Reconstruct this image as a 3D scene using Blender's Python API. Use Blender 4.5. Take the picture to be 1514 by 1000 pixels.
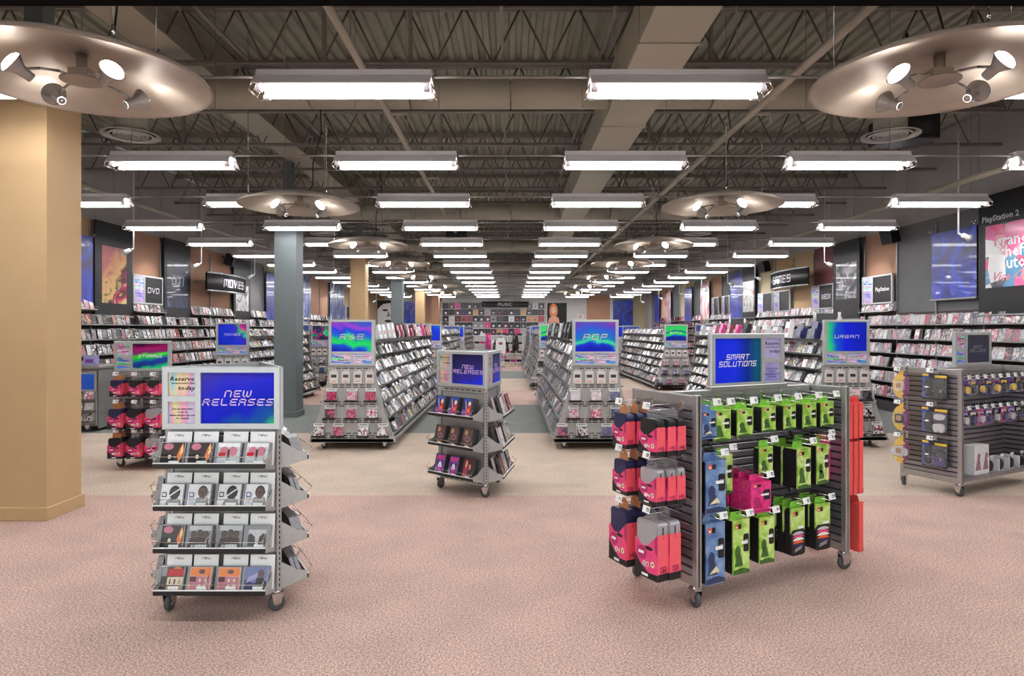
import bpy, math, random
from mathutils import Matrix, Vector
random.seed(11)
C = bpy.context.scene.collection
SC = bpy.context.scene
PI = math.pi
for o in list(bpy.data.objects):
    bpy.data.objects.remove(o)

# ------------------------------------------------------------------ camera, world, exposure
cd = bpy.data.cameras.new('camera')
cam = bpy.data.objects.new('camera', cd)
C.objects.link(cam)
cam.location = (0, 0, 1.6)
cam.rotation_euler = (PI / 2, 0, 0)
cd.sensor_width = 36.0
cd.lens = 960.0 / 1514.0 * 36.0
cd.shift_x = 2.0 / 1514.0
cd.shift_y = -13.0 / 1514.0
cd.clip_start = 0.05
cd.clip_end = 200
SC.camera = cam

SC.view_settings.view_transform = 'Standard'
SC.view_settings.look = 'None'
SC.view_settings.gamma = 1.0
SC.view_settings.use_curve_mapping = False
SC.view_settings.exposure = 0.12

w = bpy.data.worlds.new('world')
SC.world = w
w.use_nodes = True
w.node_tree.nodes['Background'].inputs[0].default_value = (0.95, 1.0, 1.0, 1)
w.node_tree.nodes['Background'].inputs[1].default_value = 2.0
STRIP_W = 13.0        # watts thrown down by the reflector of one strip light
TUBE_E = 24.0         # radiance of its bare tubes
SPOT_W = 4.0          # watts of one dish lamp
try:
    SC.cycles.use_denoising = True
    SC.cycles.max_bounces = 6
    SC.cycles.diffuse_bounces = 4
    SC.cycles.glossy_bounces = 3
    SC.cycles.transmission_bounces = 4
    SC.cycles.transparent_max_bounces = 8
    SC.cycles.sample_clamp_indirect = 4.0
    SC.cycles.caustics_reflective = False
    SC.cycles.caustics_refractive = False
except Exception:
    pass

# ------------------------------------------------------------------ materials
def sr(r, g, b):
    f = lambda c: (c / 255 / 12.92) if c / 255 <= 0.04045 else ((c / 255 + 0.055) / 1.055) ** 2.4
    return (f(r), f(g), f(b), 1.0)

MATS = {}
def mat(name, col, rough=0.5, metal=0.0, noise=0.0, nscale=30.0, bump=0.0, emit=0.0, spec=0.5, alpha=1.0, coat=0.0):
    if name in MATS:
        return MATS[name]
    m = bpy.data.materials.new(name)
    m.use_nodes = True
    nt = m.node_tree
    b = nt.nodes['Principled BSDF']
    b.inputs['Base Color'].default_value = col
    b.inputs['Roughness'].default_value = rough
    b.inputs['Metallic'].default_value = metal
    b.inputs['Specular IOR Level'].default_value = spec
    b.inputs['Coat Weight'].default_value = coat
    if alpha < 1:
        b.inputs['Alpha'].default_value = alpha
    if emit > 0:
        b.inputs['Emission Color'].default_value = col
        b.inputs['Emission Strength'].default_value = emit
    if noise > 0 or bump > 0:
        tc = nt.nodes.new('ShaderNodeTexCoord')
        nz = nt.nodes.new('ShaderNodeTexNoise')
        nz.inputs['Scale'].default_value = nscale
        nz.inputs['Detail'].default_value = 4.0
        nt.links.new(tc.outputs['Object'], nz.inputs['Vector'])
        if noise > 0:
            cr = nt.nodes.new('ShaderNodeValToRGB')
            cr.color_ramp.elements[0].position = 0.3
            cr.color_ramp.elements[1].position = 0.7
            cr.color_ramp.elements[0].color = tuple(max(0, c * (1 - noise)) for c in col[:3]) + (1,)
            cr.color_ramp.elements[1].color = tuple(min(1, c * (1 + noise)) for c in col[:3]) + (1,)
            nt.links.new(nz.outputs['Fac'], cr.inputs['Fac'])
            nt.links.new(cr.outputs['Color'], b.inputs['Base Color'])
        if bump > 0:
            bp = nt.nodes.new('ShaderNodeBump')
            bp.inputs['Strength'].default_value = bump
            bp.inputs['Distance'].default_value = 0.004
            nt.links.new(nz.outputs['Fac'], bp.inputs['Height'])
            nt.links.new(bp.outputs['Normal'], b.inputs['Normal'])
    MATS[name] = m
    return m

def ramp(nt, stops, interp='LINEAR'):
    cr = nt.nodes.new('ShaderNodeValToRGB')
    r = cr.color_ramp
    r.interpolation = interp
    while len(r.elements) > 1:
        r.elements.remove(r.elements[-1])
    r.elements[0].position = stops[0][0]
    r.elements[0].color = stops[0][1]
    for p, c in stops[1:]:
        e = r.elements.new(p)
        e.color = c
    return cr

def math_node(nt, op, a, bval):
    n = nt.nodes.new('ShaderNodeMath')
    n.operation = op
    nt.links.new(a, n.inputs[0])
    if isinstance(bval, (int, float)):
        n.inputs[1].default_value = bval
    else:
        nt.links.new(bval, n.inputs[1])
    return n.outputs[0]

def print_mat(name, stops, scale=3.0, stretch=(1, 1, 1), rough=0.25, detail=1.5, kind='noise', distort=1.2, offset=(0, 0, 0), interp='LINEAR', coat=0.0):
    """A flat print: colours swept by a smooth noise (prismatic sign sheets, posters, sleeves)."""
    if name in MATS:
        return MATS[name]
    m = bpy.data.materials.new(name)
    m.use_nodes = True
    nt = m.node_tree
    b = nt.nodes['Principled BSDF']
    tc = nt.nodes.new('ShaderNodeTexCoord')
    mp = nt.nodes.new('ShaderNodeMapping')
    mp.inputs['Scale'].default_value = stretch
    mp.inputs['Location'].default_value = offset
    nt.links.new(tc.outputs['Object'], mp.inputs['Vector'])
    if kind == 'noise':
        nz = nt.nodes.new('ShaderNodeTexNoise')
        nz.inputs['Scale'].default_value = scale
        nz.inputs['Detail'].default_value = detail
        nz.inputs['Distortion'].default_value = distort
        out = nz.outputs['Fac']
    elif kind == 'voronoi':
        nz = nt.nodes.new('ShaderNodeTexVoronoi')
        nz.inputs['Scale'].default_value = scale
        sx = nt.nodes.new('ShaderNodeSeparateColor')
        nt.links.new(nz.outputs['Color'], sx.inputs['Color'])
        out = sx.outputs[0]
    else:
        nz = nt.nodes.new('ShaderNodeTexWave')
        nz.inputs['Scale'].default_value = scale
        nz.inputs['Distortion'].default_value = distort
        nz.inputs['Detail'].default_value = detail
        out = nz.outputs['Fac']
    nt.links.new(mp.outputs['Vector'], nz.inputs['Vector'])
    cr = ramp(nt, stops, interp)
    nt.links.new(out, cr.inputs['Fac'])
    nt.links.new(cr.outputs['Color'], b.inputs['Base Color'])
    b.inputs['Roughness'].default_value = rough
    b.inputs['Coat Weight'].default_value = coat
    MATS[name] = m
    return m

def grad_mat(name, gx, gz, g0, stops, amp=0.25, scale=5.0, rough=0.22, distort=0.8, curve=0.0):
    """A printed colour sweep: fac = gx * x + gz * z + curve * x^2 + g0, stirred by a little noise."""
    m = bpy.data.materials.new(name)
    m.use_nodes = True
    nt = m.node_tree
    b = nt.nodes['Principled BSDF']
    tc = nt.nodes.new('ShaderNodeTexCoord')
    sx = nt.nodes.new('ShaderNodeSeparateXYZ')
    nt.links.new(tc.outputs['Object'], sx.inputs[0])
    nz = nt.nodes.new('ShaderNodeTexNoise')
    nz.inputs['Scale'].default_value = scale
    nz.inputs['Detail'].default_value = 1.5
    nz.inputs['Distortion'].default_value = distort
    nt.links.new(tc.outputs['Object'], nz.inputs['Vector'])
    f = math_node(nt, 'ADD', math_node(nt, 'MULTIPLY', sx.outputs[0], gx), math_node(nt, 'MULTIPLY', sx.outputs[2], gz))
    if curve:
        f = math_node(nt, 'ADD', f, math_node(nt, 'MULTIPLY', math_node(nt, 'POWER', math_node(nt, 'ABSOLUTE', sx.outputs[0], 0.0), 2.0), curve))
    f = math_node(nt, 'ADD', f, math_node(nt, 'MULTIPLY', math_node(nt, 'SUBTRACT', nz.outputs['Fac'], 0.5), amp))
    f = math_node(nt, 'ADD', f, g0)
    cr = ramp(nt, stops)
    nt.links.new(f, cr.inputs['Fac'])
    nt.links.new(cr.outputs['Color'], b.inputs['Base Color'])
    b.inputs['Roughness'].default_value = 0.5
    b.inputs['Specular IOR Level'].default_value = 0.15
    MATS[name] = m
    return m

def art_mat(name, bases, inks, scale=22.0, rough=0.2):
    """Printed sleeves: every case takes its own paper and ink colour (random per object and per loose piece) and its own blotchy picture."""
    if name in MATS:
        return MATS[name]
    m = bpy.data.materials.new(name)
    m.use_nodes = True
    nt = m.node_tree
    b = nt.nodes['Principled BSDF']
    oi = nt.nodes.new('ShaderNodeObjectInfo')
    ge = nt.nodes.new('ShaderNodeNewGeometry')
    s = math_node(nt, 'ADD', oi.outputs['Random'], ge.outputs['Random Per Island'])
    s1 = math_node(nt, 'FRACT', s, 0.0)
    s2 = math_node(nt, 'FRACT', math_node(nt, 'MULTIPLY', s, 7.31), 0.0)
    s3 = math_node(nt, 'MULTIPLY', s, 53.0)
    n1, n2 = len(bases), len(inks)
    r1 = ramp(nt, [(i / n1, c) for i, c in enumerate(bases)], 'CONSTANT')
    r2 = ramp(nt, [(i / n2, c) for i, c in enumerate(inks)], 'CONSTANT')
    nt.links.new(s1, r1.inputs['Fac'])
    nt.links.new(s2, r2.inputs['Fac'])
    tc = nt.nodes.new('ShaderNodeTexCoord')
    va = nt.nodes.new('ShaderNodeVectorMath')
    va.operation = 'ADD'
    nt.links.new(tc.outputs['Object'], va.inputs[0])
    nt.links.new(s3, va.inputs[1])
    nz = nt.nodes.new('ShaderNodeTexNoise')
    nz.inputs['Scale'].default_value = scale
    nz.inputs['Detail'].default_value = 2.0
    nz.inputs['Distortion'].default_value = 0.8
    nt.links.new(va.outputs[0], nz.inputs['Vector'])
    cr = ramp(nt, [(0.44, (0, 0, 0, 1)), (0.56, (1, 1, 1, 1))])
    nt.links.new(nz.outputs['Fac'], cr.inputs['Fac'])
    mx = nt.nodes.new('ShaderNodeMix')
    mx.data_type = 'RGBA'
    nt.links.new(cr.outputs['Color'], mx.inputs[0])
    nt.links.new(r1.outputs['Color'], mx.inputs[6])
    nt.links.new(r2.outputs['Color'], mx.inputs[7])
    nt.links.new(mx.outputs[2], b.inputs['Base Color'])
    b.inputs['Roughness'].default_value = rough
    b.inputs['Coat Weight'].default_value = 0.15
    b.inputs['Coat Roughness'].default_value = 0.08
    MATS[name] = m
    return m

STEEL = mat('brushed_steel', sr(176, 174, 172), 0.38, 0.75, 0.06, 14)
PAINT = mat('grey_powder_coat', sr(172, 172, 170), 0.45, 0.25, 0.05, 20)
SLATM = mat('slat_steel', sr(150, 146, 152), 0.30, 0.72, 0.08, 10)
SLOT = mat('slot_dark', sr(26, 26, 28), 0.7)
BLACK = mat('black_plastic', sr(16, 16, 18), 0.4, 0, 0.2, 40)
RUBBER = mat('castor_rubber', sr(70, 70, 72), 0.6, 0, 0.15, 60)
CHROME = mat('chrome', sr(215, 215, 215), 0.15, 1.0)
WIRE = mat('wire_chrome', sr(205, 195, 185), 0.25, 0.9)
FRAME = mat('sign_frame_silver', sr(190, 194, 196), 0.35, 0.35, 0.04, 18)
WHITE = mat('white_card', sr(238, 238, 238), 0.6, 0, 0.03, 30)
TAG = mat('price_tag_white', sr(246, 246, 244), 0.4)
INK = mat('ink_dark', sr(25, 20, 60), 0.6)
INKB = mat('ink_black', sr(12, 12, 14), 0.6)
LETW = mat('lettering_white', sr(246, 240, 250), 0.5)
LETP = mat('lettering_lilac', sr(232, 200, 255), 0.5)
CLEAR = mat('clear_plastic', sr(235, 238, 240), 0.08, 0, alpha=0.12)
CASE = mat('case_edge', sr(150, 152, 158), 0.25, 0, 0.15, 60, coat=0.1)
KRAFT = mat('kraft_card', sr(188, 128, 84), 0.75, 0, 0.08, 60)
BLUEH = mat('header_blue', sr(46, 70, 140), 0.5, 0, 0.05, 8)

W_, K_ = sr(238, 238, 238), sr(22, 22, 24)
CDART = art_mat('cd_sleeve_art',
    [W_, K_, sr(225, 225, 225), sr(96, 96, 100), W_, sr(40, 40, 44), sr(170, 170, 172), sr(225, 212, 190), W_, sr(120, 120, 124), sr(60, 76, 130), sr(200, 200, 204), sr(180, 80, 80), W_],
    [K_, sr(90, 90, 92), W_, sr(50, 50, 54), sr(150, 60, 70), sr(70, 84, 130), sr(130, 130, 130), sr(190, 160, 90)], 26)
DVDART = art_mat('dvd_sleeve_art',
    [sr(215, 200, 200), K_, sr(150, 140, 140), sr(90, 80, 82), sr(210, 120, 120), sr(190, 60, 56), sr(230, 230, 230), sr(120, 110, 112), sr(60, 60, 80), sr(170, 120, 110), sr(200, 196, 196), sr(50, 44, 44)],
    [K_, W_, sr(110, 90, 90), sr(190, 170, 150), sr(60, 50, 54), sr(150, 150, 160)], 20)
GAMEART = art_mat('game_sleeve_art',
    [sr(225, 205, 210), sr(140, 140, 146), sr(236, 236, 236), sr(205, 130, 140), sr(180, 180, 190), sr(110, 110, 116), sr(230, 220, 216), sr(160, 110, 116), sr(200, 200, 206), sr(150, 150, 170)],
    [W_, sr(120, 110, 116), sr(200, 90, 110), sr(90, 90, 110), sr(220, 210, 205), K_], 20)
PINKART = art_mat('pink_cd_art', [sr(190, 70, 110), sr(220, 190, 195), sr(120, 30, 50), sr(230, 220, 220)], [sr(150, 30, 60), W_, sr(200, 90, 120), K_], 30)
BLUEART = art_mat('pale_cd_art', [sr(210, 212, 225), sr(120, 120, 150), sr(225, 205, 215), sr(70, 70, 90)], [W_, sr(90, 90, 120), sr(190, 100, 130), K_], 30)

# ------------------------------------------------------------------ mesh helpers
class MB:
    def __init__(s):
        s.v, s.f, s.mi, s.sm = [], [], [], []

    def add(s, vs, fs, mi=0, M=None, smooth=False):
        n = len(s.v)
        if M is not None:
            vs = [tuple(M @ Vector(p)) for p in vs]
        s.v += vs
        for f in fs:
            s.f.append(tuple(i + n for i in f))
            s.mi.append(mi)
            s.sm.append(smooth)
        return s

    def box(s, x0, x1, y0, y1, z0, z1, mi=0, M=None, b=0.0):
        if b > 0:      # vertical edges chamfered, top and bottom chamfered too
            v = []
            for z, k in ((z0, b), (z0 + b, 0), (z1 - b, 0), (z1, b)):
                a0, a1, c0, c1 = x0 + k, x1 - k, y0 + k, y1 - k
                q = b * 0.6
                v += [(a0 + q, c0, z), (a1 - q, c0, z), (a1, c0 + q, z), (a1, c1 - q, z), (a1 - q, c1, z), (a0 + q, c1, z), (a0, c1 - q, z), (a0, c0 + q, z)]
            f = [tuple(range(7, -1, -1)), tuple(range(24, 32))]
            for r in range(3):
                for i in range(8):
                    j = (i + 1) % 8
                    f.append((r * 8 + i, r * 8 + j, r * 8 + 8 + j, r * 8 + 8 + i))
            return s.add(v, f, mi, M)
        v = [(x0, y0, z0), (x1, y0, z0), (x1, y1, z0), (x0, y1, z0), (x0, y0, z1), (x1, y0, z1), (x1, y1, z1), (x0, y1, z1)]
        f = [(3, 2, 1, 0), (4, 5, 6, 7), (0, 1, 5, 4), (1, 2, 6, 5), (2, 3, 7, 6), (3, 0, 4, 7)]
        return s.add(v, f, mi, M)

    def tube(s, p0, p1, r, n=6, mi=0, r2=None, M=None, smooth=True):
        p0, p1 = Vector(p0), Vector(p1)
        d = (p1 - p0)
        if d.length < 1e-7:
            return s
        d.normalize()
        a = d.cross(Vector((0, 0, 1)))
        if a.length < 1e-4:
            a = Vector((1, 0, 0))
        a.normalize()
        c = d.cross(a)
        r2 = r if r2 is None else r2
        v = []
        for p, rr in ((p0, r), (p1, r2)):
            for i in range(n):
                t = 2 * PI * (i + 0.5) / n
                v.append(tuple(p + a * math.cos(t) * rr + c * math.sin(t) * rr))
        f = [(i, n + i, n + (i + 1) % n, (i + 1) % n) for i in range(n)]
        s.add(v, f, mi, M, smooth)
        return s._caps(n, mi)

    def _caps(s, n, mi):
        k = len(s.v)
        s.f.append(tuple(range(k - 2 * n, k - n)))
        s.f.append(tuple(range(k - 1, k - n - 1, -1)))
        s.mi += [mi, mi]
        s.sm += [False, False]
        return s

    def path(s, pts, r, n=5, mi=0, M=None):
        for a, b in zip(pts[:-1], pts[1:]):
            s.tube(a, b, r, n, mi, None, M)
        return s

    def lathe(s, prof, n=20, mi=0, M=None, smooth=True, caps=True):
        v, f = [], []
        for r, z in prof:
            for i in range(n):
                t = 2 * PI * i / n
                v.append((r * math.cos(t), r * math.sin(t), z))
        for k in range(len(prof) - 1):
            for i in range(n):
                j = (i + 1) % n
                f.append((k * n + i, k * n + j, k * n + n + j, k * n + n + i))
        if caps:
            f.append(tuple(range(n - 1, -1, -1)))
            f.append(tuple(range((len(prof) - 1) * n, len(prof) * n)))
        return s.add(v, f, mi, M, smooth)

    def prism(s, poly, y0, y1, mi=0, M=None, side=None, smooth=False):
        """A polygon in (x, z), listed anticlockwise seen from -y, extruded from y0 (front) to y1."""
        n = len(poly)
        v = [(x, y0, z) for x, z in poly] + [(x, y1, z) for x, z in poly]
        s.add(v, [tuple(range(n)), tuple(range(2 * n - 1, n - 1, -1))], mi, M)
        s.add(v, [(i, n + i, n + (i + 1) % n, (i + 1) % n) for i in range(n)], mi if side is None else side, M, smooth)
        return s

    def flat(s, poly, y, mi=0, M=None):
        return s.add([(x, y, z) for x, z in poly], [tuple(range(len(poly)))], mi, M)

    def rect(s, x0, x1, z0, z1, y, mi=0, M=None):
        return s.flat([(x0, z0), (x1, z0), (x1, z1), (x0, z1)], y, mi, M)

    def mesh(s, name, mats):
        me = bpy.data.meshes.new(name)
        me.from_pydata(s.v, [], s.f)
        for m in mats:
            me.materials.append(m)
        me.polygons.foreach_set('material_index', s.mi)
        me.polygons.foreach_set('use_smooth', s.sm)
        me.update()
        return me

    def build(s, name, mats, parent=None, M=None):
        return ob(name, s.mesh(name, mats), parent, M)

def ob(name, data, parent=None, M=None, **kw):
    o = bpy.data.objects.new(name, data)
    C.objects.link(o)
    if parent is not None:
        o.parent = parent
    if M is not None:
        o.matrix_basis = M
    for k, v in kw.items():
        o[k] = v
    return o

def thing(name, label, cat, x=0, y=0, ang=0, z=0, group=None, M=None):
    o = bpy.data.objects.new(name, None)
    C.objects.link(o)
    o.empty_display_size = 0.1
    o.matrix_basis = M if M is not None else Matrix.Translation((x, y, z)) @ Matrix.Rotation(ang, 4, 'Z')
    o['label'] = label
    o['category'] = cat
    if group:
        o['group'] = group
    return o

def tag(o, label, cat, group=None):
    o['label'] = label
    o['category'] = cat
    if group:
        o['group'] = group
    return o

def T(x=0, y=0, z=0):
    return Matrix.Translation((x, y, z))

def R(a, ax='Z'):
    return Matrix.Rotation(a, 4, ax)

class Face:
    """A display face: origin at the floor in the middle of it, u to the right as seen from its front, out towards the front."""
    def __init__(s, x, y, ang):
        s.x, s.y, s.ang = x, y, ang

    def m(s, u, out, z, lean=0.0, yaw=0.0, roll=0.0):
        M = T(s.x, s.y, 0) @ R(s.ang) @ T(u, -out, z) @ R(yaw) @ R(-lean, 'X')
        return M @ R(roll, 'Y') if roll else M

def copy_tree(o, M=None, parent=None, label=None, group=None):
    c = o.copy()
    C.objects.link(c)
    if parent is not None:
        c.parent = parent
    if M is not None:
        c.matrix_basis = M
    if label:
        c['label'] = label
    if group:
        c['group'] = group
    for ch in KIDS.get(o.name, ()):
        copy_tree(ch, None, c)
    return c

KIDS = {}
def note_kids(o):
    """Remember the children of a finished thing, for copying."""
    for ch in o.children:
        KIDS.setdefault(o.name, []).append(ch)
        note_kids(ch)

def ell(cx, cz, rx, rz, n=14, a0=0.0, a1=2 * PI):
    full = abs(a1 - a0 - 2 * PI) < 1e-6
    k = n if full else n + 1
    return [(cx + rx * math.cos(a0 + (a1 - a0) * i / n), cz + rz * math.sin(a0 + (a1 - a0) * i / n)) for i in range(k)]

def rrect(x0, x1, z0, z1, r, n=3):
    p = []
    for cx, cz, a in ((x1 - r, z0 + r, -PI / 2), (x1 - r, z1 - r, 0), (x0 + r, z1 - r, PI / 2), (x0 + r, z0 + r, PI)):
        for i in range(n + 1):
            t = a + PI / 2 * i / n
            p.append((cx + r * math.cos(t), cz + r * math.sin(t)))
    return p

ORD = ['first', 'second', 'third', 'fourth', 'fifth', 'sixth', 'seventh', 'eighth', 'ninth', 'tenth', 'eleventh', 'twelfth', 'thirteenth',
       'fourteenth', 'fifteenth', 'sixteenth', 'seventeenth', 'eighteenth', 'nineteenth', 'twentieth']
ORD += ['twenty-' + q for q in ORD[:9]] + ['thirtieth'] + ['thirty-' + q for q in ORD[:9]] + ['fortieth'] + ['forty-' + q for q in ORD[:9]]

# ------------------------------------------------------------------ lettering: a wide, squared stroke face
GL = {
 'A': '0,0 0,6 4,6 4,0|0,3 4,3', 'B': '0,0 0,6 3.4,6 4,5.2 4,3 0,3|4,3 4,0 0,0', 'C': '4,6 0,6 0,0 4,0', 'D': '0,0 0,6 3,6 4,5 4,1 3,0 0,0',
 'E': '4,6 0,6 0,0 4,0|0,3 3.4,3', 'F': '4,6 0,6 0,0|0,3 3.4,3', 'G': '4,6 0,6 0,0 4,0 4,3 2,3', 'H': '0,0 0,6|4,0 4,6|0,3 4,3', 'I': '0,0 0,6',
 'J': '0,1.5 0,0 4,0 4,6', 'K': '0,0 0,6|4,6 1,3 4,0|0,3 1,3', 'L': '0,6 0,0 4,0', 'M': '0,0 0,6 5,6 5,0|2.5,6 2.5,1', 'N': '0,0 0,6 4,6 4,0',
 'O': '0,0 0,6 4,6 4,0 0,0', 'P': '0,0 0,6 4,6 4,2.6 0,2.6', 'Q': '0,0 0,6 4,6 4,0 0,0|3,1.5 4.6,-1', 'R': '0,0 0,6 4,6 4,3 0,3|2,3 4,0',
 'S': '4,6 0,6 0,3 4,3 4,0 0,0', 'T': '0,6 4.4,6|2.2,6 2.2,0', 'U': '0,6 0,0 4,0 4,6', 'V': '0,6 2,0 4,6', 'W': '0,6 0,0 5,0 5,6|2.5,0 2.5,5',
 'X': '0,0 4,6|0,6 4,0', 'Y': '0,6 0,3 4,3|4,6 4,0 0,0', 'Z': '0,6 4,6 0,0 4,0', '&': '4,0 1,5 1.6,6 2.6,6 3,5 0,2 0,0 2.4,0 4,2.4', '-': '0.6,3 3.4,3',
 '0': '0,0 0,6 4,6 4,0 0,0', '1': '1,5 2,6 2,0', '2': '0,6 4,6 4,3 0,3 0,0 4,0', '3': '0,6 4,6 4,0 0,0|1,3 4,3', '4': '0,6 0,3 4,3|4,6 4,0',
 '5': '4,6 0,6 0,3 4,3 4,0 0,0', '6': '4,6 0,6 0,0 4,0 4,3 0,3', '7': '0,6 4,6 4,0', '8': '0,0 0,6 4,6 4,0 0,0|0,3 4,3', '9': '4,3 0,3 0,6 4,6 4,0 0,0',
 '.': '1,0 1.3,0', "'": '1,6 1,5',
}
def stroke_mesh(mb, text, x, z, h, wid, th, y, mi=0, slant=0.25, align='c', gap=1.7):
    """Letters as flat bars in the (x, z) plane at y; h cap height, wid width of one letter, th stroke width."""
    adv = []
    pen = 0.0
    for ch in text.upper():
        if ch == ' ':
            pen += 3.2
            continue
        ln = [[tuple(map(float, q.split(','))) for q in p.split()] for p in GL.get(ch, '0,0 4,0').split('|')]
        wmax = max(q[0] for p in ln for q in p)
        adv.append((pen, ln))
        pen += wmax + gap
    total = (pen - gap) * wid / 4
    x0 = x - (total / 2 if align == 'c' else 0 if align == 'l' else total)
    sx, sz = wid / 4, h / 6
    t = th / 2
    for p0, ln in adv:
        for p in ln:
            for a, b in zip(p[:-1], p[1:]):
                ax, az, bx, bz = (p0 + a[0]) * sx, a[1] * sz, (p0 + b[0]) * sx, b[1] * sz
                dx, dz = bx - ax, bz - az
                L = math.hypot(dx, dz) or 1
                dx, dz = dx / L * t, dz / L * t
                q = [(ax - dx + dz, az - dz - dx), (bx + dx + dz, bz + dz - dx), (bx + dx - dz, bz + dz + dx), (ax - dx - dz, az - dz + dx)]
                mb.flat([(x0 + u + (v - h / 2) * slant, z + v - h / 2) for u, v in q], y, mi)
    return mb

FONT_CACHE = {}
def font_mesh(text, size, material, shear=0.3, bold=0.0, sx=1.3):
    """Small running text in Blender's own font as a mesh in (x, z), centred."""
    key = (text, size, material.name, shear, bold, sx)
    if key in FONT_CACHE:
        return FONT_CACHE[key]
    cu = bpy.data.curves.new('lettering', 'FONT')
    cu.body = text
    cu.size = size
    cu.shear = shear
    cu.offset = bold
    cu.align_x = 'CENTER'
    cu.align_y = 'CENTER'
    cu.resolution_u = 1
    cu.fill_mode = 'FRONT'
    o = bpy.data.objects.new('lettering', cu)
    me = bpy.data.meshes.new_from_object(o)
    bpy.data.objects.remove(o)
    me.transform(Matrix(((sx, 0, 0, 0), (0, 0, -1, 0), (0, 1, 0, 0), (0, 0, 0, 1))))
    me.materials.clear()
    me.materials.append(material)
    FONT_CACHE[key] = me
    return me
# ================================================================== the room
XW = 7.8           # side walls
YB = 37.6          # back wall
YF = 1.0           # shop front
ZD = 5.2           # roof deck

# floor: one carpet laid in bands across the shop
fm = bpy.data.materials.new('carpet')
fm.use_nodes = True
nt = fm.node_tree
b = nt.nodes['Principled BSDF']
tc = nt.nodes.new('ShaderNodeTexCoord')
sp = nt.nodes.new('ShaderNodeSeparateXYZ')
nt.links.new(tc.outputs['Object'], sp.inputs[0])
PINKC, BEIGE, GREYC = sr(186, 160, 148), sr(194, 178, 160), sr(122, 126, 122)
bands = [(0, PINKC), (6.2, BEIGE), (9.9, GREYC), (13.6, PINKC), (17.0, BEIGE), (21.0, GREYC), (24.8, PINKC), (28.5, BEIGE), (32.0, GREYC), (35.5, PINKC)]
cr = ramp(nt, [(d / 40.0, c) for d, c in bands], 'CONSTANT')
nt.links.new(math_node(nt, 'DIVIDE', sp.outputs[1], 40.0), cr.inputs['Fac'])
nz = nt.nodes.new('ShaderNodeTexNoise')
nz.inputs['Scale'].default_value = 95.0
nz.inputs['Detail'].default_value = 6.0
nz.inputs['Roughness'].default_value = 0.75
nt.links.new(tc.outputs['Object'], nz.inputs['Vector'])
nz2 = nt.nodes.new('ShaderNodeTexNoise')
nz2.inputs['Scale'].default_value = 2.2
nz2.inputs['Detail'].default_value = 4.0
nt.links.new(tc.outputs['Object'], nz2.inputs['Vector'])
fr = ramp(nt, [(0.38, (0.40, 0.40, 0.48, 1)), (0.5, (0.96, 0.95, 0.97, 1)), (0.62, (1.75, 1.68, 1.62, 1))])
nt.links.new(nz.outputs['Fac'], fr.inputs['Fac'])
fr2 = ramp(nt, [(0.35, (0.92, 0.92, 0.93, 1)), (0.65, (1.06, 1.05, 1.05, 1))])
nt.links.new(nz2.outputs['Fac'], fr2.inputs['Fac'])
def mul(a, c):
    n = nt.nodes.new('ShaderNodeMix')
    n.data_type = 'RGBA'
    n.blend_type = 'MULTIPLY'
    n.inputs[0].default_value = 1.0
    nt.links.new(a, n.inputs[6])
    nt.links.new(c, n.inputs[7])
    return n.outputs[2]
nt.links.new(mul(mul(cr.outputs['Color'], fr.outputs['Color']), fr2.outputs['Color']), b.inputs['Base Color'])
b.inputs['Roughness'].default_value = 0.95
b.inputs['Specular IOR Level'].default_value = 0.1
bp = nt.nodes.new('ShaderNodeBump')
bp.inputs['Strength'].default_value = 0.5
bp.inputs['Distance'].default_value = 0.004
nt.links.new(nz.outputs['Fac'], bp.inputs['Height'])
nt.links.new(bp.outputs['Normal'], b.inputs['Normal'])
mb = MB()
mb.box(-XW - 0.2, XW + 0.2, -2.0, YB + 0.2, -0.2, 0.0)
o = mb.build('floor', [fm])
o['kind'] = 'structure'

WALLU = mat('wall_upper_grey', sr(176, 172, 170), 0.85, 0, 0.04, 2)
TAN = mat('paint_tan', sr(190, 160, 118), 0.7, 0, 0.03, 3)
BROWN = mat('paint_brown', sr(176, 134, 108), 0.7, 0, 0.04, 3)
RED = mat('paint_maroon', sr(116, 66, 66), 0.7, 0, 0.04, 3)
GREYP = mat('paint_dark_grey', sr(112, 112, 114), 0.7, 0, 0.05, 3)
OLIVE = mat('paint_olive', sr(178, 166, 132), 0.7, 0, 0.03, 3)
SLATE = mat('paint_slate', sr(98, 106, 107), 0.6, 0, 0.03, 3)
LGREY = mat('paint_light_grey', sr(206, 206, 204), 0.7, 0, 0.03, 3)
DECK = mat('deck_steel', sr(164, 164, 148), 0.6, 0.1, 0.12, 3)
JOIST = mat('joist_steel', sr(138, 132, 124), 0.6, 0.1, 0.12, 6)
JOISTD = mat('joist_bar', sr(104, 96, 84), 0.6, 0.1, 0.12, 6)
DUCT = mat('duct_painted', sr(178, 172, 156), 0.55, 0.1, 0.05, 2)

def wall(name, x0, x1, y0, y1, z0=0.0, z1=ZD, m=WALLU):
    o = MB().box(x0, x1, y0, y1, z0, z1).build(name, [m])
    o['kind'] = 'structure'
    return o
wl = wall('wall_left', -XW - 0.2, -XW, YF, YB)
wr = wall('wall_right', XW, XW + 0.2, YF, YB)
wb = wall('wall_back', -XW - 0.2, XW + 0.2, YB, YB + 0.2, m=LGREY)
# shop front: a dark bulkhead over the entrance and the two piers beside it
DARKB = mat('bulkhead_black', sr(5, 4, 5), 0.9, 0, 0.1, 5, spec=0.05)
wf = wall('wall_front', -XW - 0.2, -4.5, YF - 0.15, YF, m=DARKB)
MB().box(4.5, XW + 0.2, YF - 0.15, YF, 0, ZD).build('pier', [DARKB], wf)
MB().box(-4.5, 4.5, YF - 0.15, YF, 2.098, ZD).build('bulkhead', [DARKB], wf)

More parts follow.
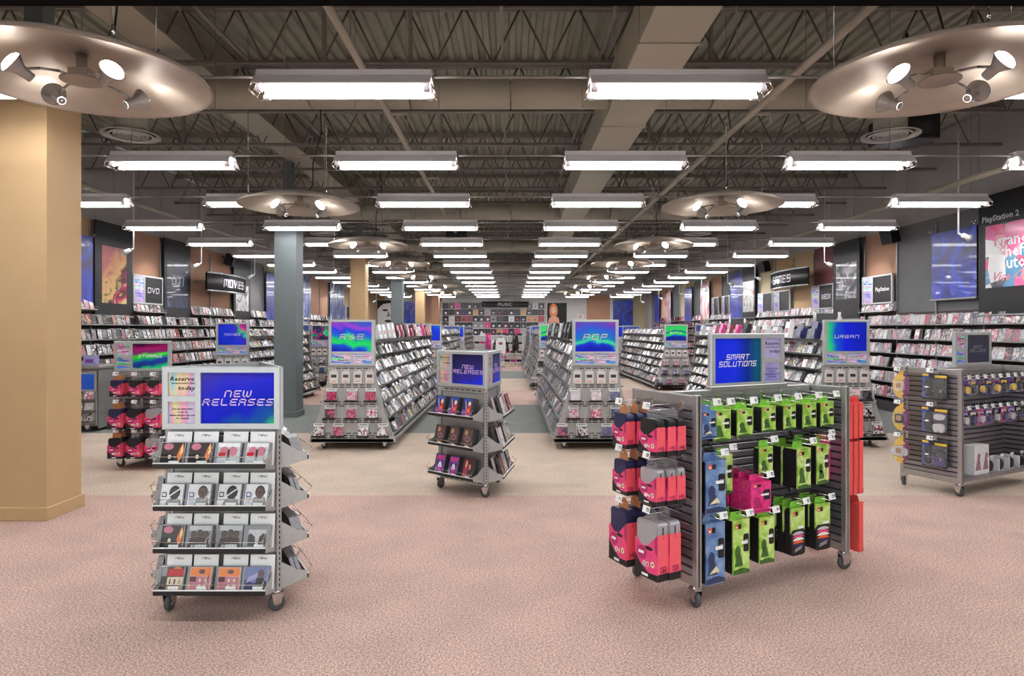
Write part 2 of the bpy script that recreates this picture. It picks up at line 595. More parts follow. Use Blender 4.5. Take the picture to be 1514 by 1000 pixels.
# painted bays between the uprights, left and right wall, pitch 1.2
def painted(parent, side, seq, y0):
    y = y0
    for m in seq:
        x = -XW if side < 0 else XW
        a, c = (x, x + 0.012) if side < 0 else (x - 0.012, x)
        MB().box(a, c, y + 0.004, y + 1.196, 0.0, 3.64, b=0.003).build('painted_panel', [m], parent)
        y += 1.2
LSEQ = [TAN, TAN, TAN, TAN, BROWN, GREYP, BROWN, BROWN, OLIVE, GREYP, OLIVE, SLATE, SLATE, TAN, BROWN, BROWN, OLIVE, SLATE, TAN, TAN, BROWN, BROWN, TAN, TAN, OLIVE, BROWN, BROWN, TAN]
painted(wl, -1, LSEQ[:24], 8.4)
RSEQ = [GREYP, GREYP, GREYP, GREYP, BROWN, GREYP, RED, TAN, TAN, OLIVE, GREYP, SLATE, GREYP, BROWN, TAN, SLATE, TAN, OLIVE, SLATE, BROWN, BROWN, TAN, SLATE]
painted(wr, 1, RSEQ[:23], 8.25)
# back wall cladding
for x0, x1, m in ((-7.78, -7.3, TAN), (-5.3, -3.95, BROWN), (4.4, 5.75, BROWN), (7.1, 7.78, OLIVE)):
    MB().box(x0, x1, YB - 0.012, YB, 0.0, 3.6, b=0.003).build('painted_panel', [m], wb)
for x0, x1, y0, y1, nm in ((-XW, -XW + 0.015, 8.4, YB, 'baseboard_left'), (XW - 0.015, XW, 8.25, YB, 'baseboard_right')):
    wall(nm, x0, x1, y0, y1, 0.0, 0.1, GREYP)

# ------------------------------------------------------------------ roof: ribbed deck, open-web joists, girder
ceil = MB().box(-XW - 0.2, XW + 0.2, YF - 0.15, YB + 0.2, ZD + 0.06, ZD + 0.2).build('ceiling', [DECK])
ceil['kind'] = 'structure'
mb = MB()
n = int(2 * XW / 0.16)
pts = []
for i in range(n + 1):
    x = -XW + i * 2 * XW / n
    pts += [(x, ZD + 0.045), (x + 0.05, ZD + 0.045), (x + 0.07, ZD), (x + 0.135, ZD), (x + 0.155, ZD + 0.045)]
v = [(min(x, XW), YF, z) for x, z in pts] + [(min(x, XW), YB, z) for x, z in pts]
k = len(pts)
mb.add(v, [(i, i + 1, k + i + 1, k + i) for i in range(k - 1)])
mb.build('ribbed_deck', [DECK], ceil)

JT, JB_ = 5.15, 4.52
bar_me = {}
def bar(dx):
    key = round(dx, 3)
    if key not in bar_me:
        bar_me[key] = MB().tube((-dx / 2, 0, JB_), (dx / 2, 0, JT), 0.011, 5).mesh('web_bar', [JOISTD])
    return bar_me[key]
chord_t = MB().box(-XW, XW, -0.05, -0.008, JT - 0.04, JT + 0.045).box(-XW, XW, 0.008, 0.05, JT - 0.04, JT + 0.045).mesh('top_chord', [JOIST])
chord_b = MB().box(-XW, XW, -0.045, -0.006, JB_ - 0.006, JB_).box(-XW, XW, 0.006, 0.045, JB_ - 0.006, JB_).box(-XW, XW, -0.012, -0.006, JB_, JB_ + 0.04).box(-XW, XW, 0.006, 0.012, JB_, JB_ + 0.04).mesh('bottom_chord', [JOIST])
PIT = 0.625
web_far = MB()
nV = int(2 * XW / PIT)
for i in range(nV):
    x = -XW + 0.1 + i * PIT
    web_far.tube((x, 0, JB_), (x + PIT / 2, 0, JT), 0.011, 4).tube((x + PIT / 2, 0, JT), (x + PIT, 0, JB_), 0.011, 4)
web_far = web_far.mesh('web_bars', [JOISTD])
hang_me = MB().box(-0.02, 0.02, -0.02, 0.02, JB_, JT).mesh('vertical_strut', [JOIST])
for r in range(20):
    y = 5.55 + 1.59 * r
    if y > YB - 0.3:
        break
    jo = ob('joist', chord_t, ceil, T(0, y, 0))
    ob('bottom_chord', chord_b, jo)
    if r < 4:
        for i in range(nV):
            x = -XW + 0.1 + (i + 0.25) * PIT
            ob('web_bar', bar(PIT / 2), jo, T(x, 0, 0))
            ob('web_bar', bar(-PIT / 2), jo, T(x + PIT / 2, 0, 0))
        for x in (-5.2, -2.05, -1.1, 2.2, 5.1):
            ob('vertical_strut', hang_me, jo, T(x, 0, 0))
    else:
        o = ob('web_bars', web_far, jo)
        o['kind'] = 'stuff'
# girder over the columns, and a lighter bridging line
g = MB()
for y0, y1 in ((YF, YB),):
    g.box(-4.07, -3.61, y0, y1, 4.68, 4.70).box(-3.85, -3.83, y0, y1, 4.70, 5.12).box(-4.07, -3.61, y0, y1, 5.10, 5.13)
g.build('girder', [DUCT], ceil)
for x in (0.95, -0.1, 4.2, -2.9, -6.2):
    MB().box(x, x + 0.03, YF, YB, JB_ + 0.02, JB_ + 0.05).build('bridging_bar', [JOIST], ceil)

# columns
col_colors = [(5.43, TAN, 'tan'), (11.75, SLATE, 'slate'), (17.3, TAN, ''), (23.2, SLATE, ''), (29.1, TAN, ''), (35.0, BROWN, '')]
for y, m, _ in col_colors:
    wd = 0.44 if y < 6 else 0.40
    xr = -3.88
    mb = MB()
    mb.box(xr - wd, xr, y, y + wd, 0, 3.56, b=0.004)
    o = mb.build('column', [m])
    MB().box(xr - wd / 2 - 0.08, xr - wd / 2 + 0.08, y + wd / 2 - 0.08, y + wd / 2 + 0.08, 3.56, 4.68, b=0.006).build('steel_post', [SLATE], o)
    o['kind'] = 'structure'
    MB().box(xr - wd - 0.02, xr + 0.02, y - 0.02, y + wd + 0.02, 0.0, 0.11, b=0.004).build('baseboard', [m], o)

# ------------------------------------------------------------------ ducts, pipes, vents
t = thing('air_duct', 'long boxed rectangular air duct running under the roof deck beside the centre aisle', 'duct', 1.37, YF, 0, 0)
y = 0.02
i = 0
while y < 35.6:
    L = 2.3
    y1 = min(y + L, 35.9)
    MB().box(-0.26, 0.26, y, y1 - 0.012, 4.07, 4.50, b=0.006).build('duct_section', [DUCT], t)
    MB().box(-0.272, 0.272, y1 - 0.03, y1 + 0.018, 4.058, 4.51).build('flange', [DUCT], t)
    y = y1
    i += 1
for i, y in enumerate((7.12, 14.6, 20.7, 27.5)):
    t = thing('branch_duct', f'round branch duct crossing the shop under the roof, {ORD[i]} from the front', 'duct', 0, y + 0.2, 0, 0, 'round branch ducts')
    for x0, x1 in ((-4.5, -0.0), (0.0, 4.5)):
        xs = [x0 + (x1 - x0) * q / 4 for q in range(5)]
        for a, c in zip(xs[:-1], xs[1:]):
            MB().lathe([(0.165, 0.006), (0.18, 0.012), (0.18, abs(c - a) - 0.012), (0.165, abs(c - a) - 0.006)], 20, 0, T(a, 0, 4.27) @ R(PI / 2, 'Y')).build('duct_section', [DUCT], t)
    for s in (-1, 1):
        v = thing('ceiling_vent', f'round white louvred air vent at the {"left" if s < 0 else "right"} end of the {ORD[i]} branch duct', 'vent', s * 4.25, y + 0.15, 0, 3.76, 'round ceiling vents')
        MB().lathe([(0.17, 0.02), (0.17, 0.36)], 20).build('neck', [DUCT], v)
        MB().lathe([(0.30, 0.0), (0.305, 0.012), (0.2, 0.05), (0.19, 0.045), (0.25, 0.0)], 28, caps=False).build('rim', [mat('vent_white', sr(206, 202, 196), 0.5)], v)
        MB().lathe([(0.245, 0.02), (0.0, 0.021)], 24, caps=False).build('throat', [SLOT], v)
        for q, rr in enumerate((0.21, 0.165, 0.12, 0.075)):
            MB().lathe([(rr, 0.0), (rr + 0.016, 0.012), (rr + 0.004, 0.02)], 24, caps=False).build('louvre_ring', [MATS['vent_white']], v)
        if i == 0 and s > 0:
            pj = thing('projector_box', 'black box hanging under the joists beside the front right air vent', 'box', 4.8, y + 0.75, 0, 3.86)
            MB().box(-0.33, 0.28, -0.2, 0.25, 0, 0.3, b=0.012).build('housing', [BLACK], pj)
            MB().box(-0.22, 0.18, -0.22, -0.2, 0.05, 0.2).build('grille', [SLOT], pj)
            MB().tube((0, 0, 0.3), (0, 0, 1.33), 0.02).build('drop_rod', [BLACK], pj)
for i, (x, z, r, lab) in enumerate(((-1.37, 4.02, 0.035, 'painted sprinkler pipe running back over the aisle left of centre'), (2.70, 4.02, 0.04, 'painted sprinkler pipe running back over the aisle right of the boxed duct'),
                                 (6.3, 3.66, 0.045, 'painted sprinkler pipe running along the right wall'), (-6.4, 3.75, 0.04, 'painted sprinkler pipe running along the left wall'))):
    t = thing('sprinkler_pipe', lab, 'pipe', x, YF, 0, 0)
    MB().tube((0, 0.02, z), (0, 34, z), r, 10).build('pipe', [DUCT], t)
    cp = MB().lathe([(r + 0.014, 0), (r + 0.014, 0.12)], 10).mesh('coupling', [DUCT])
    for q in range(9):
        ob('coupling', cp, t, T(0, 2.6 + q * 3.1, z) @ R(PI / 2, 'X'))
    hd = MB().tube((0, 0, 0), (0.22, 0, -0.0), 0.018).tube((0.22, 0, 0.02), (0.22, 0, -0.09), 0.014).mesh('sprinkler_head', [DUCT])
    hg = MB().tube((0, 0, 0), (0, 0, JB_ - z), 0.006, 4).mesh('hanger', [JOIST])
    for q in range(9):
        ob('sprinkler_head', hd, t, T(0, 3.2 + q * 3.1, z))
        ob('hanger', hg, t, T(0, 1.37 + q * 3.18, z))
for i, (x, y, z, lab) in enumerate(((-1.35, 16.3, 4.1, 'black loudspeaker box hung behind the second branch duct left of centre'), )):
    t = thing('ceiling_loudspeaker', lab, 'speaker', x, y, 0, z)
    MB().box(-0.26, 0.26, -0.15, 0.15, -0.3, 0.1, b=0.015).build('cabinet', [BLACK], t)
    MB().rect(-0.22, 0.22, -0.26, 0.06, -0.152).build('grille', [SLOT], t)
    MB().tube((0, 0, 0.1), (0, 0, 0.5), 0.02).build('drop_rod', [BLACK], t)

# ------------------------------------------------------------------ fluorescent strips
HOOD = mat('hood_white_enamel', sr(250, 246, 248), 0.5, 0, 0.02, 8)
TUBE = mat('fluorescent_tube', (1.0, 0.985, 1.0, 1), 0.4, emit=TUBE_E)
TUBE.cycles.emission_sampling = 'FRONT'
LL = 1.22
hood = MB()
hp = [(-0.165, 0.0), (-0.155, -0.004), (-0.06, 0.075), (0.06, 0.075), (0.155, -0.004), (0.165, 0.0), (0.075, 0.09), (0.06, 0.135), (-0.06, 0.135), (-0.075, 0.09)]
v = []
for x in (-LL / 2 - 0.03, LL / 2 + 0.03):
    v += [(x, y, z) for y, z in hp]
nh = len(hp)
hood.add(v, [(i, (i + 1) % nh, nh + (i + 1) % nh, nh + i) for i in range(nh)])
hood.add(v, [(0, 1, 2, 9)[::1], (2, 3, 6, 7, 8, 9), (3, 4, 5, 6), (nh + 9, nh + 2, nh + 1, nh), (nh + 9, nh + 8, nh + 7, nh + 6, nh + 3, nh + 2), (nh + 6, nh + 5, nh + 4, nh + 3)])
hood = hood.mesh('reflector_hood', [HOOD])
tube_me = MB().tube((-LL / 2 + 0.01, 0, 0), (LL / 2 - 0.01, 0, 0), 0.019, 8).mesh('tube', [TUBE])
hold_me = MB().box(-0.014, 0.014, -0.02, 0.02, -0.022, 0.075).box(-0.02, 0.02, -0.024, 0.024, -0.024, 0.0).mesh('lamp_holder', [HOOD])
guard_me = MB().path([(0, -0.15, 0.0), (0.03, -0.12, -0.035), (0.03, 0.12, -0.035), (0, 0.15, 0.0)], 0.004, 4).path([(0, -0.05, 0.04), (0.03, -0.05, -0.035)], 0.004, 4).path([(0, 0.05, 0.04), (0.03, 0.05, -0.035)], 0.004, 4).mesh('wire_guard', [WIRE])
wire_me = MB().tube((0, 0, 0.135), (0, 0, ZD - 3.37), 0.004, 4).mesh('hanger_wire', [JOIST])
la = bpy.data.lights.new('strip_light', 'AREA')
la.shape = 'RECTANGLE'
la.size, la.size_y = LL - 0.06, 0.10
la.energy = STRIP_W
la.color = (0.97, 1.0, 0.985)
COLX = [-6.03, -3.62, -1.22, 1.22, 3.62, 6.03]
HZ = 3.365
rows = [2.63 + 2.17 * r for r in range(16)]
for r, y in enumerate(rows):
    for c, x in enumerate(COLX):
        t = thing('strip_light', f'twin-tube strip light, {ORD[r]} row from the front, {ORD[c]} from the left wall', 'light', x, y, 0, HZ, 'fluorescent strip lights')
        ob('reflector_hood', hood, t)
        for q in (-1, 1):
            tb = ob('tube', tube_me, t, T(0, q * 0.085, -0.012))
            if r < 8:
                for e in (-1, 1):
                    ob('lamp_holder', hold_me, tb, T(e * (LL / 2), 0, 0))
        if r < 6:
            for e in (-1, 1):
                ob('wire_guard', guard_me, t, T(e * (LL / 2 + 0.03), 0, 0) @ R(0 if e > 0 else PI))
        for e in (-1, 1):
            ob('hanger_wire', wire_me, t, T(e * 0.45, 0, 0))
        lo = bpy.data.objects.new('strip_lamp', la)
        C.objects.link(lo)
        lo.parent = t
        lo.location = (0, 0, 0.06)
    t = thing('conduit', f'thin conduit joining the {ORD[r]} row of strip lights from the shop front', 'conduit', 0, y, 0, HZ + 0.1, 'conduit runs')
    for a, c in zip(COLX[:-1], COLX[1:]):
        MB().tube((a + LL / 2 + 0.031, 0, 0), (c - LL / 2 - 0.031, 0, 0), 0.011, 5).build('conduit_run', [JOIST], t)

# ------------------------------------------------------------------ dish lights: spun aluminium dishes lit from below by four small lamps
DISH = mat('dish_aluminium', sr(160, 148, 136), 0.45, 0.4, 0.05, 6)
BULB = mat('dish_lamp_bulb', (1.0, 0.97, 0.95, 1), 0.3, emit=25.0)
BULB.cycles.emission_sampling = 'NONE'
RD = 0.73
prof_o = [(RD, 0.0), (RD * 0.985, 0.02), (RD * 0.9, 0.05), (RD * 0.7, 0.10), (RD * 0.45, 0.14), (RD * 0.2, 0.16), (0.0001, 0.165)]
prof_i = [(0.0001, 0.155), (RD * 0.2, 0.15), (RD * 0.45, 0.13), (RD * 0.7, 0.09), (RD * 0.9, 0.042), (RD * 0.975, 0.012), (RD * 0.985, -0.004), (RD, 0.0)]
dish_me = MB().lathe(prof_o + prof_i, 56, caps=False).mesh('dish', [DISH])
hub_me = MB().lathe([(0.105, -0.015), (0.115, -0.012), (0.115, -0.004), (0.105, 0.0)], 24).lathe([(0.03, 0.0), (0.03, 0.15)], 10).box(-0.06, 0.06, -0.04, 0.04, 0.0, 0.06).mesh('hub_plate', [DISH])
arm_me = MB().path([(0.02, 0, 0.0), (0.12, 0, 0.012), (0.22, 0, -0.005), (0.30, 0, -0.035)], 0.008, 6).mesh('lamp_arm', [STEEL])
head_me = MB().lathe([(0.024, -0.12), (0.028, -0.115), (0.032, -0.055), (0.038, -0.045), (0.070, 0.0), (0.072, 0.004), (0.064, 0.0)], 18, caps=False).lathe([(0.0225, -0.121), (0.001, -0.122)], 14, caps=False).mesh('lamp_head', [STEEL])
bulb_me = MB().lathe([(0.063, -0.004), (0.060, 0.012), (0.04, 0.024), (0.001, 0.03)], 14, caps=False).mesh('bulb', [BULB])
dw_me = MB().tube((0, 0, 0.02), (0, 0, ZD - 3.12), 0.004, 4).mesh('suspension_wire', [CHROME])
cl_me = MB().tube((0, 0, 0.0), (0, 0, 0.06), 0.009, 6).mesh('wire_gripper', [CHROME])
fl_me = MB().path([(0.05, 0.1, 0.16), (0.12, 0.12, 0.3), (0.1, 0.2, 0.6), (0.2, 0.22, 1.0), (0.16, 0.3, JB_ - 3.08)], 0.007, 5).mesh('supply_cable', [BLACK])
sl = bpy.data.lights.new('dish_lamp', 'SPOT')
sl.energy = SPOT_W
sl.spot_size = math.radians(95)
sl.spot_blend = 0.8
sl.color = (1.0, 0.96, 0.93)
sl.shadow_soft_size = 0.03
DY = [3.95, 8.05, 11.9, 15.2, 19.0, 23.0, 27.0]
for i, y in enumerate(DY):
    for s in (-1, 1):
        t = thing('dish_light', f'round aluminium dish light, {ORD[i]} from the front in the {"left" if s < 0 else "right"} file', 'light', s * 2.61, y, 0, 3.12, 'aluminium dish lights')
        ob('dish', dish_me, t)
        hb = ob('hub_plate', hub_me, t)
        a0 = 0.4 if s > 0 else 1.0
        for q in range(4):
            a = a0 + q * PI / 2
            M = R(a)
            ar = ob('lamp_arm', arm_me, t, M)
            # two heads on each dish are turned a little out, towards the shop front
            tilt = 1.05
            Mh = T(0.31, 0, -0.05) @ R(tilt, 'Y') @ T(0, 0, 0.06)
            ob('lamp_head', head_me, ar, Mh)
            ob('bulb', bulb_me, ar, Mh)
            lo = bpy.data.objects.new('dish_lamp', sl)
            C.objects.link(lo)
            lo.parent = ar
            lo.matrix_basis = Mh @ T(0, 0, 0.04) @ R(PI, 'X')
        for q in range(3):
            a = 0.3 + q * 2 * PI / 3 + (PI if s < 0 else 0)
            wme = ob('suspension_wire', dw_me, t, T(0.6 * math.cos(a), 0.6 * math.sin(a), 0.05))
            ob('wire_gripper', cl_me, wme, T(0, 0, 0.03))
        ob('supply_cable', fl_me, t)

# ------------------------------------------------------------------ small spots on bent arms in front of the walls
WHM = mat('spot_white', sr(232, 232, 232), 0.4)
SPB = mat('wall_spot_bulb', (1.0, 0.97, 1.0, 1), 0.3, emit=14.0)
SPB.cycles.emission_sampling = 'NONE'
ws = bpy.data.lights.new('wall_spot_lamp', 'SPOT')
ws.energy = 30
ws.spot_size = math.radians(75)
ws.spot_blend = 0.7
ws.color = (1.0, 0.94, 0.95)
ws.shadow_soft_size = 0.03
rod_me = MB().tube((0, 0, 0.02), (0, 0, JB_ - 3.0), 0.012, 8).path([(0, 0, 0.02), (0.05, 0, -0.01), (0.1, 0, -0.02)], 0.014, 8).mesh('bent_rod', [WHM])
wsh_me = MB().lathe([(0.03, -0.1), (0.036, -0.09), (0.04, -0.03), (0.06, 0.02), (0.052, 0.015)], 16, caps=False).mesh('lamp_head', [WHM])
wsb_me = MB().lathe([(0.052, 0.012), (0.001, 0.02)], 14, caps=False).mesh('bulb', [SPB])
for s, ys in ((-1, (11.4, 13.9, 16.8, 19.6, 24.3, 27.4, 32.0)), (1, (9.6, 13.7, 17.6, 19.8, 22.5, 25.5, 29.0, 33.0))):
    for i, y in enumerate(ys):
        t = thing('wall_spotlight', f'white bent-rod spotlight facing the {"left" if s < 0 else "right"} wall, {ORD[i]} from the front', 'light', s * 6.62, y, 0 if s > 0 else PI, 3.0, 'bent rod wall spotlights')
        ob('bent_rod', rod_me, t)
        Mh = T(0.15, 0, -0.05) @ R(PI / 2 + 0.45, 'Y')
        ob('lamp_head', wsh_me, t, Mh)
        ob('bulb', wsb_me, t, Mh)
        lo = bpy.data.objects.new('wall_spot_lamp', ws)
        C.objects.link(lo)
        lo.parent = t
        lo.matrix_basis = Mh @ T(0, 0, 0.04) @ R(PI, 'X')
# ================================================================== display furniture
TITLE = {
 'blue_violet': grad_mat('title_blue_violet', 0.7, -2.0, 0.735, [(0.0, sr(70, 60, 170)), (0.3, sr(30, 36, 205)), (0.6, sr(8, 26, 190)), (0.76, sr(14, 90, 150)), (0.88, sr(60, 215, 120)), (1.0, sr(20, 130, 130))], 0.5, 4),
 'smart': grad_mat('title_smart', 1.9, 0.0, 0.55, [(0.0, sr(20, 40, 235)), (0.3, sr(20, 50, 240)), (0.55, sr(8, 40, 150)), (0.72, sr(8, 96, 120)), (0.85, sr(10, 50, 120)), (1.0, sr(10, 40, 130))], 0.25, 4),
 'deep_blue': grad_mat('title_deep_blue', 0.6, -2.6, 0.85, [(0.0, sr(16, 18, 60)), (0.4, sr(40, 36, 110)), (0.65, sr(50, 40, 150)), (0.85, sr(20, 50, 230)), (1.0, sr(10, 70, 220))], 0.4, 5),
 'blue_row': grad_mat('title_blue_row', 0.6, 0.9, 0.15, [(0.0, sr(10, 120, 160)), (0.3, sr(14, 40, 200)), (0.7, sr(20, 60, 225)), (1.0, sr(20, 150, 190))], 0.4, 5),
 'blue_green': grad_mat('title_rnb', 0.55, 2.35, -0.37, [(0.0, sr(16, 40, 190)), (0.16, sr(20, 90, 220)), (0.28, sr(40, 235, 110)), (0.42, sr(30, 220, 120)), (0.56, sr(20, 120, 220)), (0.72, sr(40, 70, 235)), (0.88, sr(170, 70, 225)), (1.0, sr(70, 90, 225))], 0.7, 4),
 'pop': grad_mat('title_pop', 0.25, 2.4, -0.58, [(0.0, sr(16, 30, 190)), (0.12, sr(20, 60, 220)), (0.24, sr(70, 235, 160)), (0.36, sr(10, 130, 200)), (0.6, sr(40, 100, 225)), (0.85, sr(110, 70, 205)), (1.0, sr(160, 70, 190))], 0.45, 4, curve=2.4),
 'green_blue': grad_mat('title_rock', 0.0, 5.4, -1.55, [(0.0, sr(20, 40, 150)), (0.2, sr(20, 110, 200)), (0.4, sr(20, 235, 70)), (0.6, sr(40, 240, 80)), (0.75, sr(16, 70, 150)), (1.0, sr(60, 220, 110))], 0.5, 4, curve=4.0),
 'urban': grad_mat('title_urban', 1.9, 0.0, 0.5, [(0.0, sr(60, 235, 110)), (0.12, sr(40, 200, 160)), (0.24, sr(20, 90, 220)), (0.45, sr(14, 30, 225)), (1.0, sr(12, 36, 190))], 0.2, 4),
 'movies': grad_mat('title_movies', 1.5, 0.8, 0.1, [(0.0, sr(14, 40, 190)), (0.35, sr(24, 50, 225)), (0.6, sr(60, 50, 190)), (0.75, sr(30, 220, 130)), (0.88, sr(220, 50, 160)), (1.0, sr(190, 40, 170))], 0.9, 5),
 'magenta_green': grad_mat('title_storage', 0.5, -3.4, 1.08, [(0.0, sr(70, 10, 70)), (0.22, sr(170, 24, 110)), (0.36, sr(120, 40, 110)), (0.46, sr(50, 245, 60)), (0.56, sr(20, 190, 90)), (0.72, sr(20, 60, 170)), (0.86, sr(30, 60, 140)), (1.0, sr(40, 220, 130))], 0.35, 5),
 'pink_night': print_mat('title_pink_night', [(0.3, sr(12, 10, 40)), (0.48, sr(30, 24, 110)), (0.56, sr(230, 40, 140)), (0.64, sr(20, 20, 90)), (0.76, sr(40, 230, 150))], 3.6, (1, 1, 1.4), 0.5, 1.0, offset=(6.1, 0, 2.1)),
 'dark': print_mat('title_dark', [(0.3, sr(16, 18, 40)), (0.6, sr(30, 34, 70)), (0.8, sr(50, 60, 110))], 2.0, (1, 1, 1), 0.5),
}
HOLO = print_mat('prismatic_sheet', [(0.22, sr(110, 240, 150)), (0.34, sr(190, 225, 200)), (0.43, sr(222, 170, 214)), (0.5, sr(190, 196, 214)), (0.57, sr(236, 150, 200)), (0.66, sr(230, 220, 150)), (0.78, sr(120, 200, 240))], 5.0, (2.0, 1, 0.35), 0.25, 0.6, distort=0.5, coat=0.05)
HOLO2 = print_mat('prismatic_sheet_bright', [(0.25, sr(40, 240, 120)), (0.38, sr(150, 245, 210)), (0.47, sr(250, 130, 210)), (0.54, sr(240, 240, 245)), (0.62, sr(90, 120, 250)), (0.75, sr(60, 240, 200))], 6.0, (0.6, 1, 3.0), 0.25, 0.6, distort=0.6, offset=(3, 0, 1), coat=0.05)
HOLO3 = print_mat('prismatic_sheet_lilac', [(0.25, sr(120, 110, 230)), (0.45, sr(190, 180, 225)), (0.6, sr(210, 150, 200)), (0.75, sr(150, 150, 235))], 3.0, (1, 1, 1), 0.25, 0.6, distort=0.4, coat=0.05)

def frame_mesh(name, w, h, openings, th=0.035, m=FRAME):
    """A board with rectangular openings sunk into its front (and closed at the back). Front at y = 0, bottom at z = 0."""
    xs = sorted({-w / 2, w / 2} | {o[0] for o in openings} | {o[1] for o in openings})
    zs = sorted({0.0, h} | {o[2] for o in openings} | {o[3] for o in openings})
    mb = MB()
    for x0, x1 in zip(xs[:-1], xs[1:]):
        for z0, z1 in zip(zs[:-1], zs[1:]):
            cx, cz = (x0 + x1) / 2, (z0 + z1) / 2
            if any(o[0] < cx < o[1] and o[2] < cz < o[3] for o in openings):
                continue
            mb.rect(x0, x1, z0, z1, 0.0)
    for x0, x1, z0, z1 in openings:
        d = 0.012
        mb.add([(x0, 0, z0), (x1, 0, z0), (x1, 0, z1), (x0, 0, z1), (x0, d, z0), (x1, d, z0), (x1, d, z1), (x0, d, z1)],
               [(1, 0, 4, 5), (2, 1, 5, 6), (3, 2, 6, 7), (0, 3, 7, 4)])
    b = 0.006
    v = [(-w / 2, 0, 0), (w / 2, 0, 0), (w / 2, 0, h), (-w / 2, 0, h), (-w / 2 - b, b, -b), (w / 2 + b, b, -b), (w / 2 + b, b, h + b), (-w / 2 - b, b, h + b),
         (-w / 2 - b, th, -b), (w / 2 + b, th, -b), (w / 2 + b, th, h + b), (-w / 2 - b, th, h + b)]
    mb.add(v, [(0, 4, 5, 1), (1, 5, 6, 2), (2, 6, 7, 3), (3, 7, 4, 0), (4, 8, 9, 5), (5, 9, 10, 6), (6, 10, 11, 7), (7, 11, 8, 4), (11, 10, 9, 8)])
    return mb.mesh(name, [m])

RES1, RES2, RES3 = 'Reserve', "tomorrow's hits", 'today'
def lettering(parent, lines, cx, cz, h, wid, th, m, y=0.0098, lead=1.5, slant=0.25, name='lettering'):
    mb = MB()
    for i, ln in enumerate(lines):
        stroke_mesh(mb, ln, cx, cz - (i - (len(lines) - 1) / 2) * h * lead, h, wid, th, y, 0, slant, 'c', 2.2)
    return mb.build(name, [m], parent)

def sign_board(parent, M, layout, title, style, letm=LETW, th=0.03, lh=0.03, lw=0.036, holo=HOLO, both=False):
    """Framed sign: 'L' notices on the left of the title, 'R' on its right, 'T' title over two notices."""
    if layout in 'LR':
        w, h = 0.66, 0.345
        s = 1 if layout == 'L' else -1
        big = (-0.115, 0.30, 0.03, 0.318) if s > 0 else (-0.30, 0.115, 0.03, 0.318)
        n1 = (-0.30, -0.145, 0.185, 0.318) if s > 0 else (0.145, 0.30, 0.185, 0.318)
        n2 = (-0.30, -0.145, 0.03, 0.155) if s > 0 else (0.145, 0.30, 0.03, 0.155)
    else:
        w, h = 0.60, 0.60
        big = (-0.265, 0.265, 0.185, 0.575)
        n1 = (-0.265, -0.015, 0.025, 0.155)
        n2 = (0.015, 0.265, 0.025, 0.155)
    fr = ob('sign_frame', frame_mesh('sign_frame', w, h, [big, n1, n2], th), parent, M)
    MB().rect(big[0], big[1], big[2], big[3], 0.011).build('title_sheet', [TITLE[style]], fr)
    for nn in (n1, n2):
        MB().rect(nn[0], nn[1], nn[2], nn[3], 0.011).build('notice_sheet', [holo], fr)
    lines = title.split('|')
    lettering(fr, lines, (big[0] + big[1]) / 2, (big[2] + big[3]) / 2, lh, lw, lh * 0.21, letm)
    ux = lambda nn: (nn[0] + nn[1]) / 2
    uz = lambda nn: (nn[2] + nn[3]) / 2
    if layout in 'LR':
        ob('lettering', font_mesh(RES1, 0.034, INKB if layout == 'L' else INK, 0.3, 0.0006, 1.25), fr, T(ux(n1) - 0.004, 0.0098, uz(n1) + 0.03))
        ob('lettering', font_mesh(RES2, 0.016, INKB if layout == 'L' else INK, 0.3, 0.0003, 1.25), fr, T(ux(n1) + 0.004, 0.0098, uz(n1) + 0.006))
        ob('lettering', font_mesh(RES3, 0.034, INKB if layout == 'L' else INK, 0.3, 0.0006, 1.25), fr, T(ux(n1) + 0.022, 0.0098, uz(n1) - 0.022))
        for i, ln in enumerate(('See an associate', 'or go to', 'www.samgoody.com', 'for details')):
            ob('lettering', font_mesh(ln, 0.0155, INK, 0.3, 0.0003, 1.15), fr, T(ux(n2), 0.0098, uz(n2) + 0.02 - i * 0.018))
    else:
        ob('lettering', font_mesh('Replay' if style != 'pop' else 'Give the', 0.036, INK, 0.3, 0.0006, 1.2), fr, T(ux(n1) - 0.02, 0.0098, uz(n1) + 0.02))
        ob('lettering', font_mesh('Rewards' if style != 'pop' else 'perfect gift', 0.034, INK, 0.3, 0.0006, 1.1), fr, T(ux(n1) + 0.02, 0.0098, uz(n1) - 0.02))
        for i, ln in enumerate(('See an associate or', 'go to the counter', 'for details')):
            ob('lettering', font_mesh(ln, 0.021, INK, 0.3, 0.0004, 1.1), fr, T(ux(n2), 0.0098, uz(n2) + 0.028 - i * 0.026))
    if both:
        MB().rect(-w / 2 + 0.03, w / 2 - 0.03, 0.03, h - 0.03, th + 0.001, 0).build('back_sheet', [FRAME], fr)
    return fr

# castors
WHEEL = MB()
WHEEL.lathe([(0.018, -0.016), (0.04, -0.014), (0.046, -0.007), (0.046, 0.007), (0.04, 0.014), (0.018, 0.016)], 18, 0, R(PI / 2, 'X') )
WHEEL.lathe([(0.017, -0.019), (0.017, 0.019)], 12, 1, R(PI / 2, 'X'))
WHEEL = WHEEL.mesh('wheel', [RUBBER, CHROME])
FORK = MB().prism([(-0.02, 0.0), (0.02, 0.0), (0.035, 0.06), (-0.03, 0.06)], -0.027, -0.023).prism([(-0.02, 0.0), (0.02, 0.0), (0.035, 0.06), (-0.03, 0.06)], 0.023, 0.027)
FORK.box(-0.032, 0.036, -0.027, 0.027, 0.056, 0.062).lathe([(0.03, 0.062), (0.03, 0.072), (0.012, 0.074), (0.012, 0.1)], 12)
FORK = FORK.mesh('castor_fork', [CHROME])
def castor(parent, x, y, a=0.6):
    f = ob('castor', FORK, parent, T(x, y, 0.046) @ R(a))
    ob('wheel', WHEEL, f)

